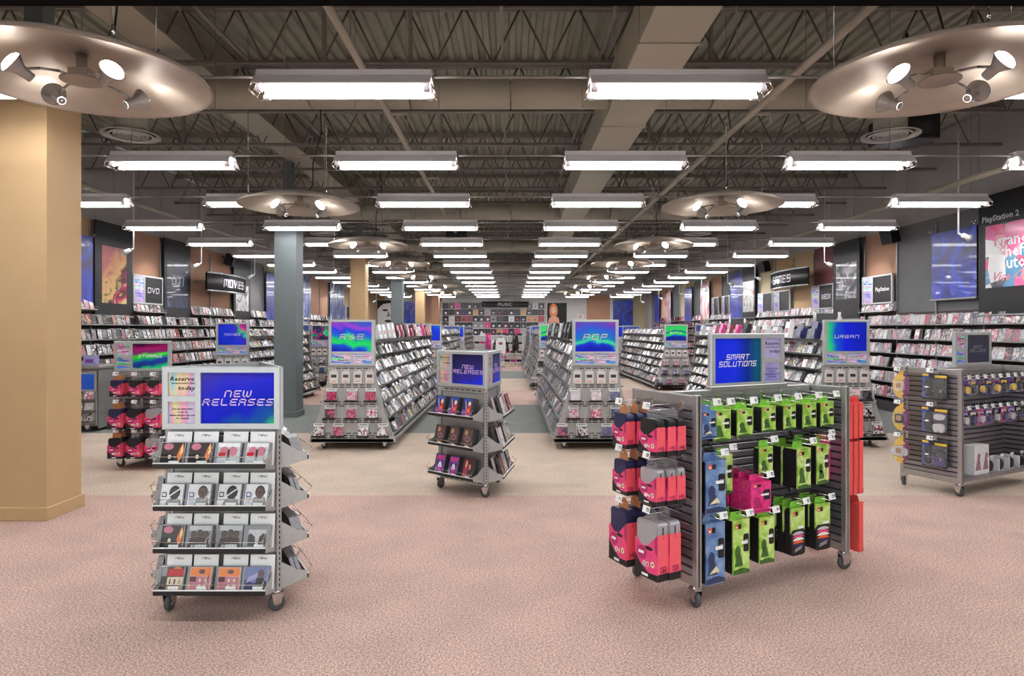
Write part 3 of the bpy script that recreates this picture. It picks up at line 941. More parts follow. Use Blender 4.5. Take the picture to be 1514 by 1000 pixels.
# ------------------------------------------------------------------ cases
def case_mesh(name, w, h, d, art, edge=CASE, face_only=False):
    """A disc case, standing: back at y = 0, front at y = -d, a raised rim round the recessed sleeve and the spine along the left."""
    mb = MB()
    e = 0.004
    s = w * 0.07
    x0, x1 = -w / 2, w / 2
    mb.add([(x0, 0, 0), (x1, 0, 0), (x1, 0, h), (x0, 0, h), (x0, -d, 0), (x1, -d, 0), (x1, -d, h), (x0, -d, h)],
           [(4, 0, 3, 7), (1, 5, 6, 2), (3, 2, 6, 7), (1, 0, 4, 5)], 1)
    mb.add([(x0, 0, 0), (x1, 0, 0), (x1, 0, h), (x0, 0, h)], [(0, 1, 2, 3)], 2)
    a0, a1, c0, c1 = x0 + s, x1 - e, e, h - e
    v = [(x0, -d, 0), (x1, -d, 0), (x1, -d, h), (x0, -d, h), (a0, -d, c0), (a1, -d, c0), (a1, -d, c1), (a0, -d, c1), (a0, -d + 0.0012, c0), (a1, -d + 0.0012, c0), (a1, -d + 0.0012, c1), (a0, -d + 0.0012, c1)]
    mb.add(v, [(0, 1, 5, 4), (1, 2, 6, 5), (2, 3, 7, 6), (3, 0, 4, 7), (4, 5, 9, 8), (5, 6, 10, 9), (6, 7, 11, 10), (7, 4, 8, 11)], 1)
    mb.add([v[8], v[9], v[10], v[11]], [(0, 1, 2, 3)], 0)
    return mb.mesh(name, [art, edge, mat('case_back_inlay', sr(70, 60, 66), 0.3, 0, 0.3, 40)])

CD_ME = case_mesh('cd_case', 0.142, 0.125, 0.030, CDART)
DVD_ME = case_mesh('dvd_case', 0.136, 0.19, 0.030, DVDART, mat('dvd_edge', sr(60, 58, 60), 0.35))
GAME_ME = case_mesh('game_case', 0.136, 0.19, 0.022, GAMEART, mat('game_edge', sr(190, 180, 186), 0.35))
CDP_ME = case_mesh('cd_case_pink', 0.142, 0.125, 0.02, PINKART)
CDB_ME = case_mesh('cd_case_pale', 0.142, 0.125, 0.02, BLUEART)

def soft_case(dst, M, w, h, d, k):
    """A cheaper case for the joined far rows: front sleeve, sides and top."""
    x0, x1 = -w / 2, w / 2
    v = [M @ Vector(p) for p in ((x0, 0, 0), (x1, 0, 0), (x1, 0, h), (x0, 0, h), (x0, -d, 0), (x1, -d, 0), (x1, -d, h), (x0, -d, h))]
    n = len(dst.v)
    dst.v += [tuple(p) for p in v]
    for f, m in (((4, 5, 6, 7), 0), ((4, 0, 3, 7)[::-1], 1), ((1, 5, 6, 2)[::-1], 1), ((3, 7, 6, 2), 1)):
        dst.f.append(tuple(i + n for i in f))
        dst.mi.append(m)
        dst.sm.append(False)

# ------------------------------------------------------------------ three-sided towers on castors
def tower(x, y, ang, name, label, shelf_z, title, style, letm):
    """Three posts, three faces; every face has tilted shelves with a black lip and a wire rail, and a framed sign on top."""
    t = thing(name, label, 'display', x, y, ang)
    S, RI = 0.62, 0.179
    for k in range(3):
        a = k * 2 * PI / 3
        M = R(a)
        post = MB().box(-0.016, 0.016, -0.016, 0.016, 0.10, 1.36, b=0.003).mesh('post', [PAINT])
        c = M @ Vector((S / 2, -RI, 0))
        p = ob('post', post, t, T(c.x, c.y, 0) @ R(a - PI / 6))
        sl = MB()
        z = 0.14
        while z < 1.0:
            sl.rect(-0.004, 0.004, z, z + 0.018, -0.0166)
            sl.add([(0.0166, -0.004, z), (0.0166, 0.004, z), (0.0166, 0.004, z + 0.018), (0.0166, -0.004, z + 0.018)], [(0, 1, 2, 3)])
            z += 0.03
        o = sl.build('slots', [SLOT], p)
        o['kind'] = 'stuff'
        castor(t, c.x * 0.98, c.y * 0.98, a + 0.5)
        F = M @ T(0, -RI, 0)
        MB().box(-S / 2 + 0.017, S / 2 - 0.017, 0.012, 0.02, 0.10, 1.03).build('back_panel', [PAINT], t, F)
        rail = MB()
        for z0, z1 in ((0.105, 0.145), (0.985, 1.03)):
            rail.box(-S / 2 + 0.016, S / 2 - 0.016, -0.004, 0.012, z0, z1, b=0.003)
        for i in range(7):
            rail.rect(-0.24 + i * 0.075, -0.19 + i * 0.075, 1.002, 1.012, -0.0045, 1)
            rail.rect(-0.24 + i * 0.075, -0.19 + i * 0.075, 0.12, 0.13, -0.0045, 1)
        rail.build('cross_rail', [PAINT, SLOT], t, F)
        for i, z in enumerate(shelf_z):
            sh = MB()
            sh.add([(-0.30, 0.0, -0.03), (0.30, 0.0, -0.03), (0.30, -0.165, 0.0), (-0.30, -0.165, 0.0), (-0.30, 0.0, -0.034), (0.30, 0.0, -0.034), (0.30, -0.165, -0.004), (-0.30, -0.165, -0.004)],
                   [(0, 3, 2, 1), (4, 5, 6, 7), (0, 1, 5, 4), (2, 3, 7, 6), (1, 2, 6, 5), (3, 0, 4, 7)])
            so = sh.build('shelf', [PAINT], t, F @ T(0, 0, z))
            MB().box(-0.305, 0.305, -0.175, -0.166, -0.012, 0.014, b=0.003).box(-0.305, 0.305, -0.176, -0.166, 0.014, 0.019, 1).build('lip_strip', [BLACK, WHITE], so)
            for s in (-1, 1):
                br = MB()
                poly = [(0.0, -0.055), (-0.17, -0.012), (-0.17, 0.03), (-0.11, 0.045), (0.0, 0.12)]
                xx = s * 0.302
                v = [(xx - 0.0015, yy, zz) for yy, zz in poly] + [(xx + 0.0015, yy, zz) for yy, zz in poly]
                n = len(poly)
                br.add(v, [tuple(range(n)), tuple(range(2 * n - 1, n - 1, -1))] + [(q, n + q, n + (q + 1) % n, (q + 1) % n) for q in range(n)])
                br.build('side_bracket', [PAINT], so)
            wr_ = MB()
            for s0, s1 in ((-0.298, -0.01), (0.01, 0.298)):
                wr_.path([(s0, -0.165, 0.02), (s0, -0.195, 0.055), (s1, -0.195, 0.055), (s1, -0.165, 0.02)], 0.0022, 5)
                wr_.path([(s0, -0.195, 0.055), (s0, -0.15, 0.09)], 0.0022, 5).path([(s1, -0.195, 0.055), (s1, -0.15, 0.09)], 0.0022, 5)
            wr_.build('wire_rail', [WIRE], so)
        sign_board(t, F @ T(-0.0, -0.028, 1.037), 'L', title, style, letm, 0.024, 0.032, 0.033, HOLO)
    return t

AX, AY = -1.635, 3.87
ZA = [0.856 - 0.23 * i for i in range(4)]
tower(AX, AY, 0.0, 'display_tower', 'three-sided rolling tower of new CDs with four shelves, nearest the camera', ZA, 'NEW|RELEASES', 'blue_violet', LETP)
BX, BY, BA = -0.36, 6.50, math.radians(-40)
ZB = [0.765, 0.475, 0.19]
tower(BX, BY, BA, 'display_tower', 'three-sided rolling tower of new DVDs with three shelves, standing in the centre aisle', ZB, 'NEW|RELEASES', 'deep_blue', LETP)

def tface(x, y, ang, k):
    a = ang + k * 2 * PI / 3
    return Face(x + 0.179 * math.sin(a), y - 0.179 * math.cos(a), a)

# covers drawn as flat print for the nearest cases
def pm(name, *c):
    return mat('print_' + name, sr(*c), 0.3, 0, 0.1, 40)
P = dict(black=pm('black', 18, 16, 18), white=pm('white', 236, 236, 238), grey=pm('grey', 140, 140, 144), dark=pm('dark', 62, 52, 52), skin=pm('skin', 104, 76, 70), orange=pm('orange', 236, 130, 60),
         yellow=pm('yellow', 244, 220, 150), pink=pm('pink', 196, 120, 138), rose=pm('rose', 150, 60, 76), red=pm('red', 190, 30, 44), blue=pm('blue', 40, 70, 170), sky=pm('sky', 110, 120, 170), cream=pm('cream', 226, 210, 180),
         peach=pm('peach', 226, 164, 130), mauve=pm('mauve', 150, 110, 130), lgrey=pm('lgrey', 196, 198, 202), maroon=pm('maroon', 84, 20, 40), teal=pm('teal', 150, 190, 186), purple=pm('purple', 120, 70, 160), magenta=pm('magenta', 214, 60, 140),
         brown=pm('brown', 92, 70, 66), gold=pm('gold', 190, 150, 110), navy=pm('navy', 30, 36, 90), lilac=pm('lilac', 170, 160, 210))
PN = list(P)
PMATS = [P[k] for k in PN]
PI_ = {k: i for i, k in enumerate(PN)}
def cover(style, w, h):
    mb = MB()
    x0, x1 = -w / 2, w / 2
    lay = [0.0]
    def q(poly, c):
        lay[0] -= 0.00012
        mb.flat([(min(x1, max(x0, x0 + u * w)), min(h, max(0, v * h))) for u, v in poly], lay[0], PI_[c])
    full = [(0, 0), (1, 0), (1, 1), (0, 1)]
    def head(cx, cz, s, face, hair, bust='black'):
        q([(cx - s * 1.3, 0), (cx + s * 1.3, 0), (cx + s * 1.0, cz - s * 0.9), (cx + s * 0.4, cz - s * 0.7), (cx - s * 0.4, cz - s * 0.7), (cx - s * 1.0, cz - s * 0.9)], bust)
        q(ell(cx, cz + s * 0.15, s * 0.82, s * 1.05), hair)
        q(ell(cx, cz - s * 0.05, s * 0.66, s * 0.92), face)
        for sx in (-1, 1):
            q(ell(cx + sx * s * 0.26, cz + s * 0.08, s * 0.14, s * 0.07, 8), 'black')
        q(ell(cx, cz - s * 0.48, s * 0.24, s * 0.07, 8), 'dark')
        q([(cx - s * 0.05, cz + 0.05), (cx + s * 0.1, cz - s * 0.25), (cx - s * 0.1, cz - s * 0.25)], 'dark')
    if style == 'flame':
        q(full, 'dark'); q([(0, 0), (0.7, 0), (0.5, 0.5), (0, 0.45)], 'black'); q(ell(0.3, 0.82, 0.22, 0.16), 'pink'); q([(0.82, 0.15), (0.95, 0.3), (1, 0.7), (0.92, 1), (0.84, 0.8), (0.72, 0.4)], 'orange'); q([(0.86, 0.4), (0.96, 0.6), (0.93, 0.95), (0.86, 0.75)], 'yellow'); q(ell(0.4, 0.35, 0.08, 0.1), 'cream')
    elif style == 'wings':
        q(full, 'lgrey'); q([(0.02, 0.8), (0.98, 0.8), (0.98, 0.98), (0.02, 0.98)], 'white'); q(ell(0.3, 0.6, 0.2, 0.22), 'pink'); q(ell(0.68, 0.6, 0.2, 0.22), 'pink'); q([(0.42, 0.05), (0.56, 0.05), (0.54, 0.7), (0.45, 0.7)], 'dark'); q([(0.05, 0.38), (0.36, 0.38), (0.36, 0.55), (0.05, 0.55)], 'red'); q([(0.45, 0), (0.55, 0), (0.55, 0.3), (0.45, 0.3)], 'teal')
    elif style == 'profile':
        q(full, 'white'); q([(0.05, 0.1), (0.32, 0.1), (0.32, 0.6), (0.05, 0.6)], 'lgrey'); head(0.66, 0.62, 0.27, 'skin', 'dark', 'grey'); q([(0.06, 0.42), (0.26, 0.42), (0.26, 0.64), (0.06, 0.64)], 'blue'); q([(0.09, 0.46), (0.23, 0.46), (0.23, 0.6), (0.09, 0.6)], 'white')
    elif style == 'bowed':
        q(full, 'white'); head(0.62, 0.58, 0.3, 'dark', 'black', 'grey'); q([(0.3, 0.35), (0.98, 0.86), (0.98, 0.93), (0.28, 0.42)], 'white'); q([(0.06, 0.42), (0.26, 0.42), (0.26, 0.64), (0.06, 0.64)], 'black'); q([(0.09, 0.46), (0.23, 0.46), (0.23, 0.6), (0.09, 0.6)], 'white')
    elif style == 'trio':
        q(full, 'grey'); q([(0, 0.78), (1, 0.78), (1, 1), (0, 1)], 'lgrey')
        for cx, cz in ((0.22, 0.58), (0.76, 0.58), (0.5, 0.64)):
            head(cx, cz, 0.16, 'skin', 'black', 'dark')
        q([(0, 0), (1, 0), (1, 0.2), (0, 0.2)], 'dark')
        for i in range(5):
            q([(0.15 + i * 0.14, 0.05), (0.25 + i * 0.14, 0.05), (0.27 + i * 0.14, 0.15), (0.17 + i * 0.14, 0.15)], 'lgrey')
    elif style == 'pair':
        q(full, 'grey'); q([(0.1, 0.1), (0.9, 0.1), (0.9, 0.82), (0.1, 0.82)], 'lgrey'); q([(0.1, 0.1), (0.45, 0.1), (0.4, 0.5), (0.2, 0.66), (0.1, 0.6)], 'dark'); q([(0.55, 0.1), (0.9, 0.1), (0.9, 0.62), (0.75, 0.66), (0.6, 0.5)], 'dark')
    elif style == 'collage':
        q(full, 'dark'); q([(0.3, 0.6), (1, 0.6), (1, 0.92), (0.3, 0.92)], 'red'); q([(0.3, 0.2), (1, 0.2), (1, 0.56), (0.3, 0.56)], 'cream'); q([(0.4, 0.26), (0.46, 0.26), (0.44, 0.5), (0.4, 0.48)], 'black'); q([(0.6, 0.24), (0.66, 0.24), (0.68, 0.46), (0.61, 0.48)], 'dark'); q([(0.82, 0.26), (0.9, 0.26), (0.88, 0.5), (0.84, 0.5)], 'gold'); q([(0.5, 0.92), (0.9, 0.92), (0.8, 1), (0.6, 1)], 'orange'); q([(0.02, 0.6), (0.26, 0.6), (0.26, 0.98), (0.02, 0.98)], 'grey'); q([(0.3, 0), (1, 0), (1, 0.16), (0.3, 0.16)], 'gold')
    elif style == 'sepia':
        q(full, 'peach'); q([(0.05, 0.62), (0.95, 0.62), (0.95, 0.95), (0.05, 0.95)], 'orange'); q([(0.05, 0.05), (0.95, 0.05), (0.95, 0.58), (0.05, 0.58)], 'pink'); q([(0.03, 0.36), (0.32, 0.36), (0.32, 0.58), (0.03, 0.58)], 'maroon')
        for i in range(4):
            q(ell(0.5 + (i % 2) * 0.25, 0.2 + (i // 2) * 0.22, 0.06, 0.08), 'cream')
        q(ell(0.55, 0.8, 0.14, 0.1), 'brown')
    elif style == 'sky':
        q(full, 'sky'); q([(0, 0), (1, 0), (1, 0.4), (0.4, 0.3), (0, 0.45)], 'navy'); q([(0.05, 0.3), (0.5, 0.5), (0.6, 0.75), (0.2, 0.6)], 'lilac'); head(0.72, 0.68, 0.18, 'skin', 'brown', 'black')
    elif style == 'blade':
        q(full, 'navy'); q([(0, 0), (1, 0), (1, 0.3), (0, 0.4)], 'purple'); q([(0.1, 0.9), (0.2, 0.96), (0.62, 0.1), (0.54, 0.08)], 'lilac'); q([(0.4, 0.15), (0.8, 0.1), (0.95, 0.5), (0.75, 0.7), (0.5, 0.6)], 'red'); q(ell(0.68, 0.72, 0.16, 0.12), 'cream'); q([(0.5, 0.3), (0.8, 0.3), (0.7, 0.5)], 'orange'); q([(0.05, 0.85), (0.95, 0.85), (0.95, 0.97), (0.05, 0.97)], 'blue')
    elif style == 'seal':
        q(full, 'brown'); q([(0, 0), (1, 0), (1, 0.3), (0, 0.4)], 'dark'); q(ell(0.3, 0.78, 0.16, 0.13), 'gold'); q(ell(0.52, 0.45, 0.26, 0.16), 'mauve'); q(ell(0.52, 0.45, 0.16, 0.1), 'brown'); q([(0.3, 0.1), (0.7, 0.1), (0.7, 0.16), (0.3, 0.16)], 'gold')
    elif style == 'idol':
        q(full, 'purple'); q([(0.05, 0.72), (0.95, 0.76), (0.95, 0.95), (0.05, 0.92)], 'magenta'); q(ell(0.5, 0.42, 0.22, 0.18), 'white'); q([(0.3, 0.05), (0.7, 0.05), (0.62, 0.32), (0.4, 0.32)], 'magenta'); q(ell(0.24, 0.55, 0.1, 0.14), 'navy'); q(ell(0.76, 0.55, 0.1, 0.14), 'navy'); q([(0.42, 0.42), (0.58, 0.42), (0.5, 0.34)], 'orange'); q([(0, 0), (0.25, 0), (0.2, 0.25), (0, 0.3)], 'lilac')
    elif style == 'faces':
        q(full, 'maroon'); head(0.34, 0.72, 0.2, 'peach', 'brown', 'rose'); head(0.74, 0.6, 0.16, 'peach', 'black', 'dark'); q([(0.08, 0.06), (0.92, 0.06), (0.92, 0.16), (0.08, 0.16)], 'pink')
    return mb.mesh('cover', PMATS)
COV = {}
def art_case(kind, style, M, label, w, h, d, n=1, sticker=True, group=None, cat='CD'):
    edge = CASE if kind == 'compact_disc' else MATS['dvd_edge']
    key = (kind, style)
    if key not in COV:
        body = MB().box(-w / 2, w / 2, -d, 0, 0, h, 0, None, 0.002)
        body.box(-w / 2 - 0.0005, -w / 2 + 0.01, -d - 0.0008, 0.0005, 0.001, h - 0.001, 1)
        COV[key] = (body.mesh('case', [edge, BLACK if kind != 'compact_disc' else P['grey']]), cover(style, w * 0.86, h * 0.95))
    t = thing(kind, label, cat, M=M, group=group)
    for i in range(n):
        ob('case', COV[key][0], t, T(0, i * (d + 0.004), i * 0.001))
    ob('cover', COV[key][1], t, T(w * 0.03, -d - 0.0008, h * 0.025))
    if sticker:
        MB().rect(-0.028, 0.028, 0.004, 0.022, -d - 0.004).build('price_sticker', [TAG], t, T(0.02, 0, 0))
    return t

rnd = random.Random(5)
NEWC = MB().box(-0.069, 0.069, 0.0, 0.0015, 0, 0.185).mesh('divider_card', [WHITE])
NEWT = MB()
stroke_mesh(NEWT, 'NEW', 0, 0.165, 0.0085, 0.011, 0.0022, -0.0006, 0, 0.3)
NEWT = NEWT.mesh('lettering', [INKB])
rowsA = [
 ('top', [('flame', 'dark CD with orange flame edge, first on the top shelf of the nearest tower'), ('flame', 'dark CD with orange flame edge, second on the top shelf of the nearest tower'),
          ('wings', 'pale CD with pink wing shapes, third from the left on the nearest tower top shelf'), ('wings', 'pale CD with pink wing shapes, last on the right of the nearest tower top shelf')]),
 ('second', [('bowed', 'white CD with a bowed dark head, first on the second shelf of the nearest tower'), ('profile', 'white CD with a staring dark face, second on the second shelf of the nearest tower'),
             ('bowed', 'white CD with a bowed dark head, third on the second shelf of the nearest tower'), ('profile', 'white CD with a dark face, fourth on the second shelf of the nearest tower')]),
 ('third', [('flame', 'dark CD with an orange flame edge on the third shelf of the nearest tower'), ('trio', 'grey CD with three dark-haired heads, second on the third shelf of the nearest tower'),
            ('trio', 'grey CD with three dark-haired heads, third on the third shelf of the nearest tower'), ('pair', 'grey CD with two dark shoulders on the third shelf of the nearest tower')]),
 ('bottom', [('collage', 'dark CD with red and cream bands on the bottom shelf of the nearest tower'), ('sepia', 'peach and pink CD, second on the bottom shelf of the nearest tower'),
             ('sepia', 'peach and pink CD, third on the bottom shelf of the nearest tower'), ('sky', 'blue sky CD with a figure in black on the bottom shelf of the nearest tower')])]
FA = tface(AX, AY, 0, 0)
for i, (nm, items) in enumerate(rowsA):
    for j, (st, lab) in enumerate(items):
        u = -0.225 + 0.15 * j + (0.012 if j >= 2 else -0.004)
        c = thing('divider_card', f'white card headed NEW behind the {ORD[j]} CD on the {nm} shelf of the nearest tower', 'card', M=FA.m(u + 0.008, 0.075, ZA[i] - 0.014, 0.16))
        ob('card', NEWC, c)
        ob('lettering', NEWT, c)
        art_case('compact_disc', st, FA.m(u - 0.008 + rnd.uniform(-.004, .004), 0.118, ZA[i] - 0.005, 0.3 + rnd.uniform(-.04, .06), rnd.uniform(-.03, .03)), lab, 0.142, 0.125, 0.011, 3, group='CDs on the nearest tower')
for k, nm in ((1, 'right'), (2, 'left')):
    F = tface(AX, AY, 0, k)
    for i in range(4):
        for j in range(4):
            u = -0.225 + 0.15 * j
            for q in range(2):
                tag(ob('compact_disc', CDP_ME if (i + j) % 2 else CD_ME, None, F.m(u, 0.125 - q * 0.025, ZA[i] - 0.004, 0.3)), f'CD, {ORD[j]} along in the {["front", "rear"][q]} row, {ORD[i]} shelf, {nm} rear side of nearest tower', 'CD', f'CDs on the {nm} rear side of the nearest tower')
FB = tface(BX, BY, BA, 0)
rowsB = [('blade', 'navy DVD with a red figure', 'top'), ('seal', 'brown DVD with a gold seal', 'middle'), (None, '', 'bottom')]
for i, (st, lab, nm) in enumerate(rowsB):
    for j in range(3):
        s = st or ('idol' if j < 2 else 'faces')
        l = lab or ('purple and magenta DVD' if j < 2 else 'maroon DVD with two faces')
        u = -0.19 + 0.185 * j
        art_case('dvd', s, FB.m(u, 0.13, ZB[i] - 0.006, 0.28), f'{l}, {ORD[j]} on the {nm} shelf of the centre aisle tower', 0.136, 0.19, 0.015, 4, group='DVDs on the centre aisle tower', cat='DVD')
FB1 = tface(BX, BY, BA, 1)
FB2 = tface(BX, BY, BA, 2)
for F, nm in ((FB1, 'right'), (FB2, 'rear')):
    for i in range(3):
        for j in range(3):
            for q in range(2):
                tag(ob('dvd', GAME_ME if (i + j + q) % 2 else DVD_ME, None, F.m(-0.2 + 0.17 * j, 0.14 - q * 0.05, ZB[i] - 0.005, 0.28)), f'DVD, {ORD[j]} along in the {["front", "rear"][q]} row, {ORD[i]} shelf, {nm} side of centre tower', 'DVD', f'DVDs on the {nm} side of the centre aisle tower')

# ------------------------------------------------------------------ slatwall gondolas on castors
SLATME = {}
def slat(L):
    if L not in SLATME:
        d = 0.014
        v = []
        pr = [(-d, 0.003), (-d, 0.034), (-d + 0.006, 0.039), (d - 0.006, 0.039), (d, 0.034), (d, 0.003), (d - 0.004, 0.0), (-d + 0.004, 0.0)]
        n = len(pr)
        v = [(-L / 2, y, z) for y, z in pr] + [(L / 2, y, z) for y, z in pr]
        SLATME[L] = MB().add(v, [tuple(range(n)), tuple(range(2 * n - 1, n - 1, -1))] + [(q, n + q, n + (q + 1) % n, (q + 1) % n) for q in range(n)]).mesh('slat', [SLATM])
    return SLATME[L]

def slat_panel(parent, M, L, z0, z1, posts=True, name='slat_panel'):
    core = MB().box(-L / 2, L / 2, -0.006, 0.006, z0, z1)
    p = core.build(name, [mat('slat_groove', sr(46, 42, 46), 0.6)], parent, M)
    z = z0 + 0.06
    while z < z1 - 0.07:
        ob('slat', slat(round(L - 0.07, 3) if posts else round(L - 0.01, 3)), p, T(0, 0, z))
        z += 0.05
    rl = MB().box(-L / 2 + 0.03, L / 2 - 0.03, -0.017, 0.017, z0, z0 + 0.055, b=0.003)
    rl.build('cross_rail', [STEEL], p)
    MB().box(-L / 2 + 0.03, L / 2 - 0.03, -0.017, 0.017, z1 - 0.06, z1, b=0.003).build('cross_rail', [STEEL], p)
    if posts:
        for s in (-1, 1):
            po = MB().box(s * (L / 2 - 0.018) - 0.018, s * (L / 2 - 0.018) + 0.018, -0.02, 0.02, z0 - 0.02, z1 + 0.005, b=0.003)
            z = z0 + 0.02
            while z < z1 - 0.03:
                po.rect(s * (L / 2 - 0.026) - 0.004, s * (L / 2 - 0.026) + 0.004, z, z + 0.018, -0.0206, 1)
                z += 0.03
            po.build('post', [STEEL, SLOT], p)
    return p

NUMS = {}
def price_tag(parent, M, txt):
    if txt not in NUMS:
        NUMS[txt] = stroke_mesh(MB(), txt, 0.012, 0, 0.016, 0.011, 0.0034, -0.0024, 0, 0.0).mesh('lettering', [INKB])
    t = MB().box(-0.031, 0.031, -0.0015, 0.0, -0.02, 0.02).build('price_tag', [TAG], parent, M)
    ob('lettering', NUMS[txt], t)
    return t

def hook(parent, M, L, txt):
    """A double-wire peg with a price tag at its tip; M: on the panel's front, x right, -y out."""
    h = MB().path([(0, 0.0, 0.0), (0, -L, 0.0), (0, -L - 0.006, 0.012)], 0.003, 6).path([(0, 0.0, 0.03), (0, -L - 0.01, 0.03)], 0.0025, 6).box(-0.012, 0.012, -0.006, 0.0, -0.02, 0.045, 0)
    o = h.build('peg_hook', [CHROME], parent, M)
    price_tag(o, T(0, -L - 0.012, 0.03) @ R(-0.25, 'X'), txt)
    return o

def gondola_H(x, y, ang, label, L=1.30, W=0.59, name='slatwall_gondola'):
    """Centre wall along x, an end panel across each end, four castors."""
    t = thing(name, label, 'display', x, y, ang)
    slat_panel(t, T(0, 0, 0), L, 0.16, 1.20, False)
    for s in (-1, 1):
        slat_panel(t, T(s * L / 2, 0, 0) @ R(-s * PI / 2 if s < 0 else PI / 2) @ R(0), W, 0.12, 1.215, True, 'end_panel')
        for q in (-1, 1):
            castor(t, s * L / 2, q * (W / 2 - 0.03), 0.7 * s + q)
    MB().box(-L / 2, L / 2, -0.03, 0.03, 0.12, 0.17, b=0.004).build('base_rail', [SLATM], t)
    MB().box(-L / 2 + 0.03, L / 2 - 0.03, -0.022, 0.022, 1.17, 1.215, b=0.004).build('top_rail', [STEEL], t)
    return t
# ------------------------------------------------------------------ carded goods for the slatwall gondolas
NAVYF = mat('nylon_navy', sr(28, 32, 72), 0.5, 0, 0.15, 60)
BLKF = mat('nylon_black', sr(20, 19, 22), 0.55, 0, 0.25, 70)
SILF = mat('nylon_silver', sr(178, 178, 184), 0.3, 0.4, 0.05, 40)
PINKS = mat('sleeve_pink', sr(226, 66, 122), 0.4, 0, 0.05, 20)
CORAL = mat('sleeve_coral', sr(240, 92, 104), 0.45, 0, 0.04, 20)
MAG = mat('sleeve_magenta', sr(176, 30, 98), 0.4, 0, 0.08, 20)
CREAM = mat('disc_cream', sr(232, 218, 176), 0.4)
GREENC = print_mat('green_card', [(0.3, sr(120, 168, 50)), (0.46, sr(164, 208, 84)), (0.6, sr(214, 234, 150)), (0.75, sr(104, 164, 60))], 9, (1, 1, 1), 0.35, 2.0, distort=1.0)
BLUEC = print_mat('blue_card', [(0.3, sr(64, 96, 150)), (0.5, sr(104, 136, 184)), (0.65, sr(140, 168, 204)), (0.8, sr(70, 90, 130))], 9, (1, 1, 1), 0.35, 2.0, distort=1.0)
GRND = mat('green_dark_print', sr(60, 100, 40), 0.4, 0, 0.3, 60)
BLUED = mat('blue_dark_print', sr(48, 60, 96), 0.4, 0, 0.3, 60)
ORNG = mat('logo_orange', sr(240, 92, 40), 0.4)
MAGBOX = print_mat('magenta_box', [(0.3, sr(214, 30, 110)), (0.5, sr(240, 60, 140)), (0.7, sr(200, 40, 120))], 14, (1, 1, 1), 0.35, 1.5)
CORBOX = mat('coral_box', sr(232, 84, 80), 0.45, 0, 0.05, 20)
GREENH = mat('green_header', sr(126, 196, 60), 0.4, 0, 0.15, 30)

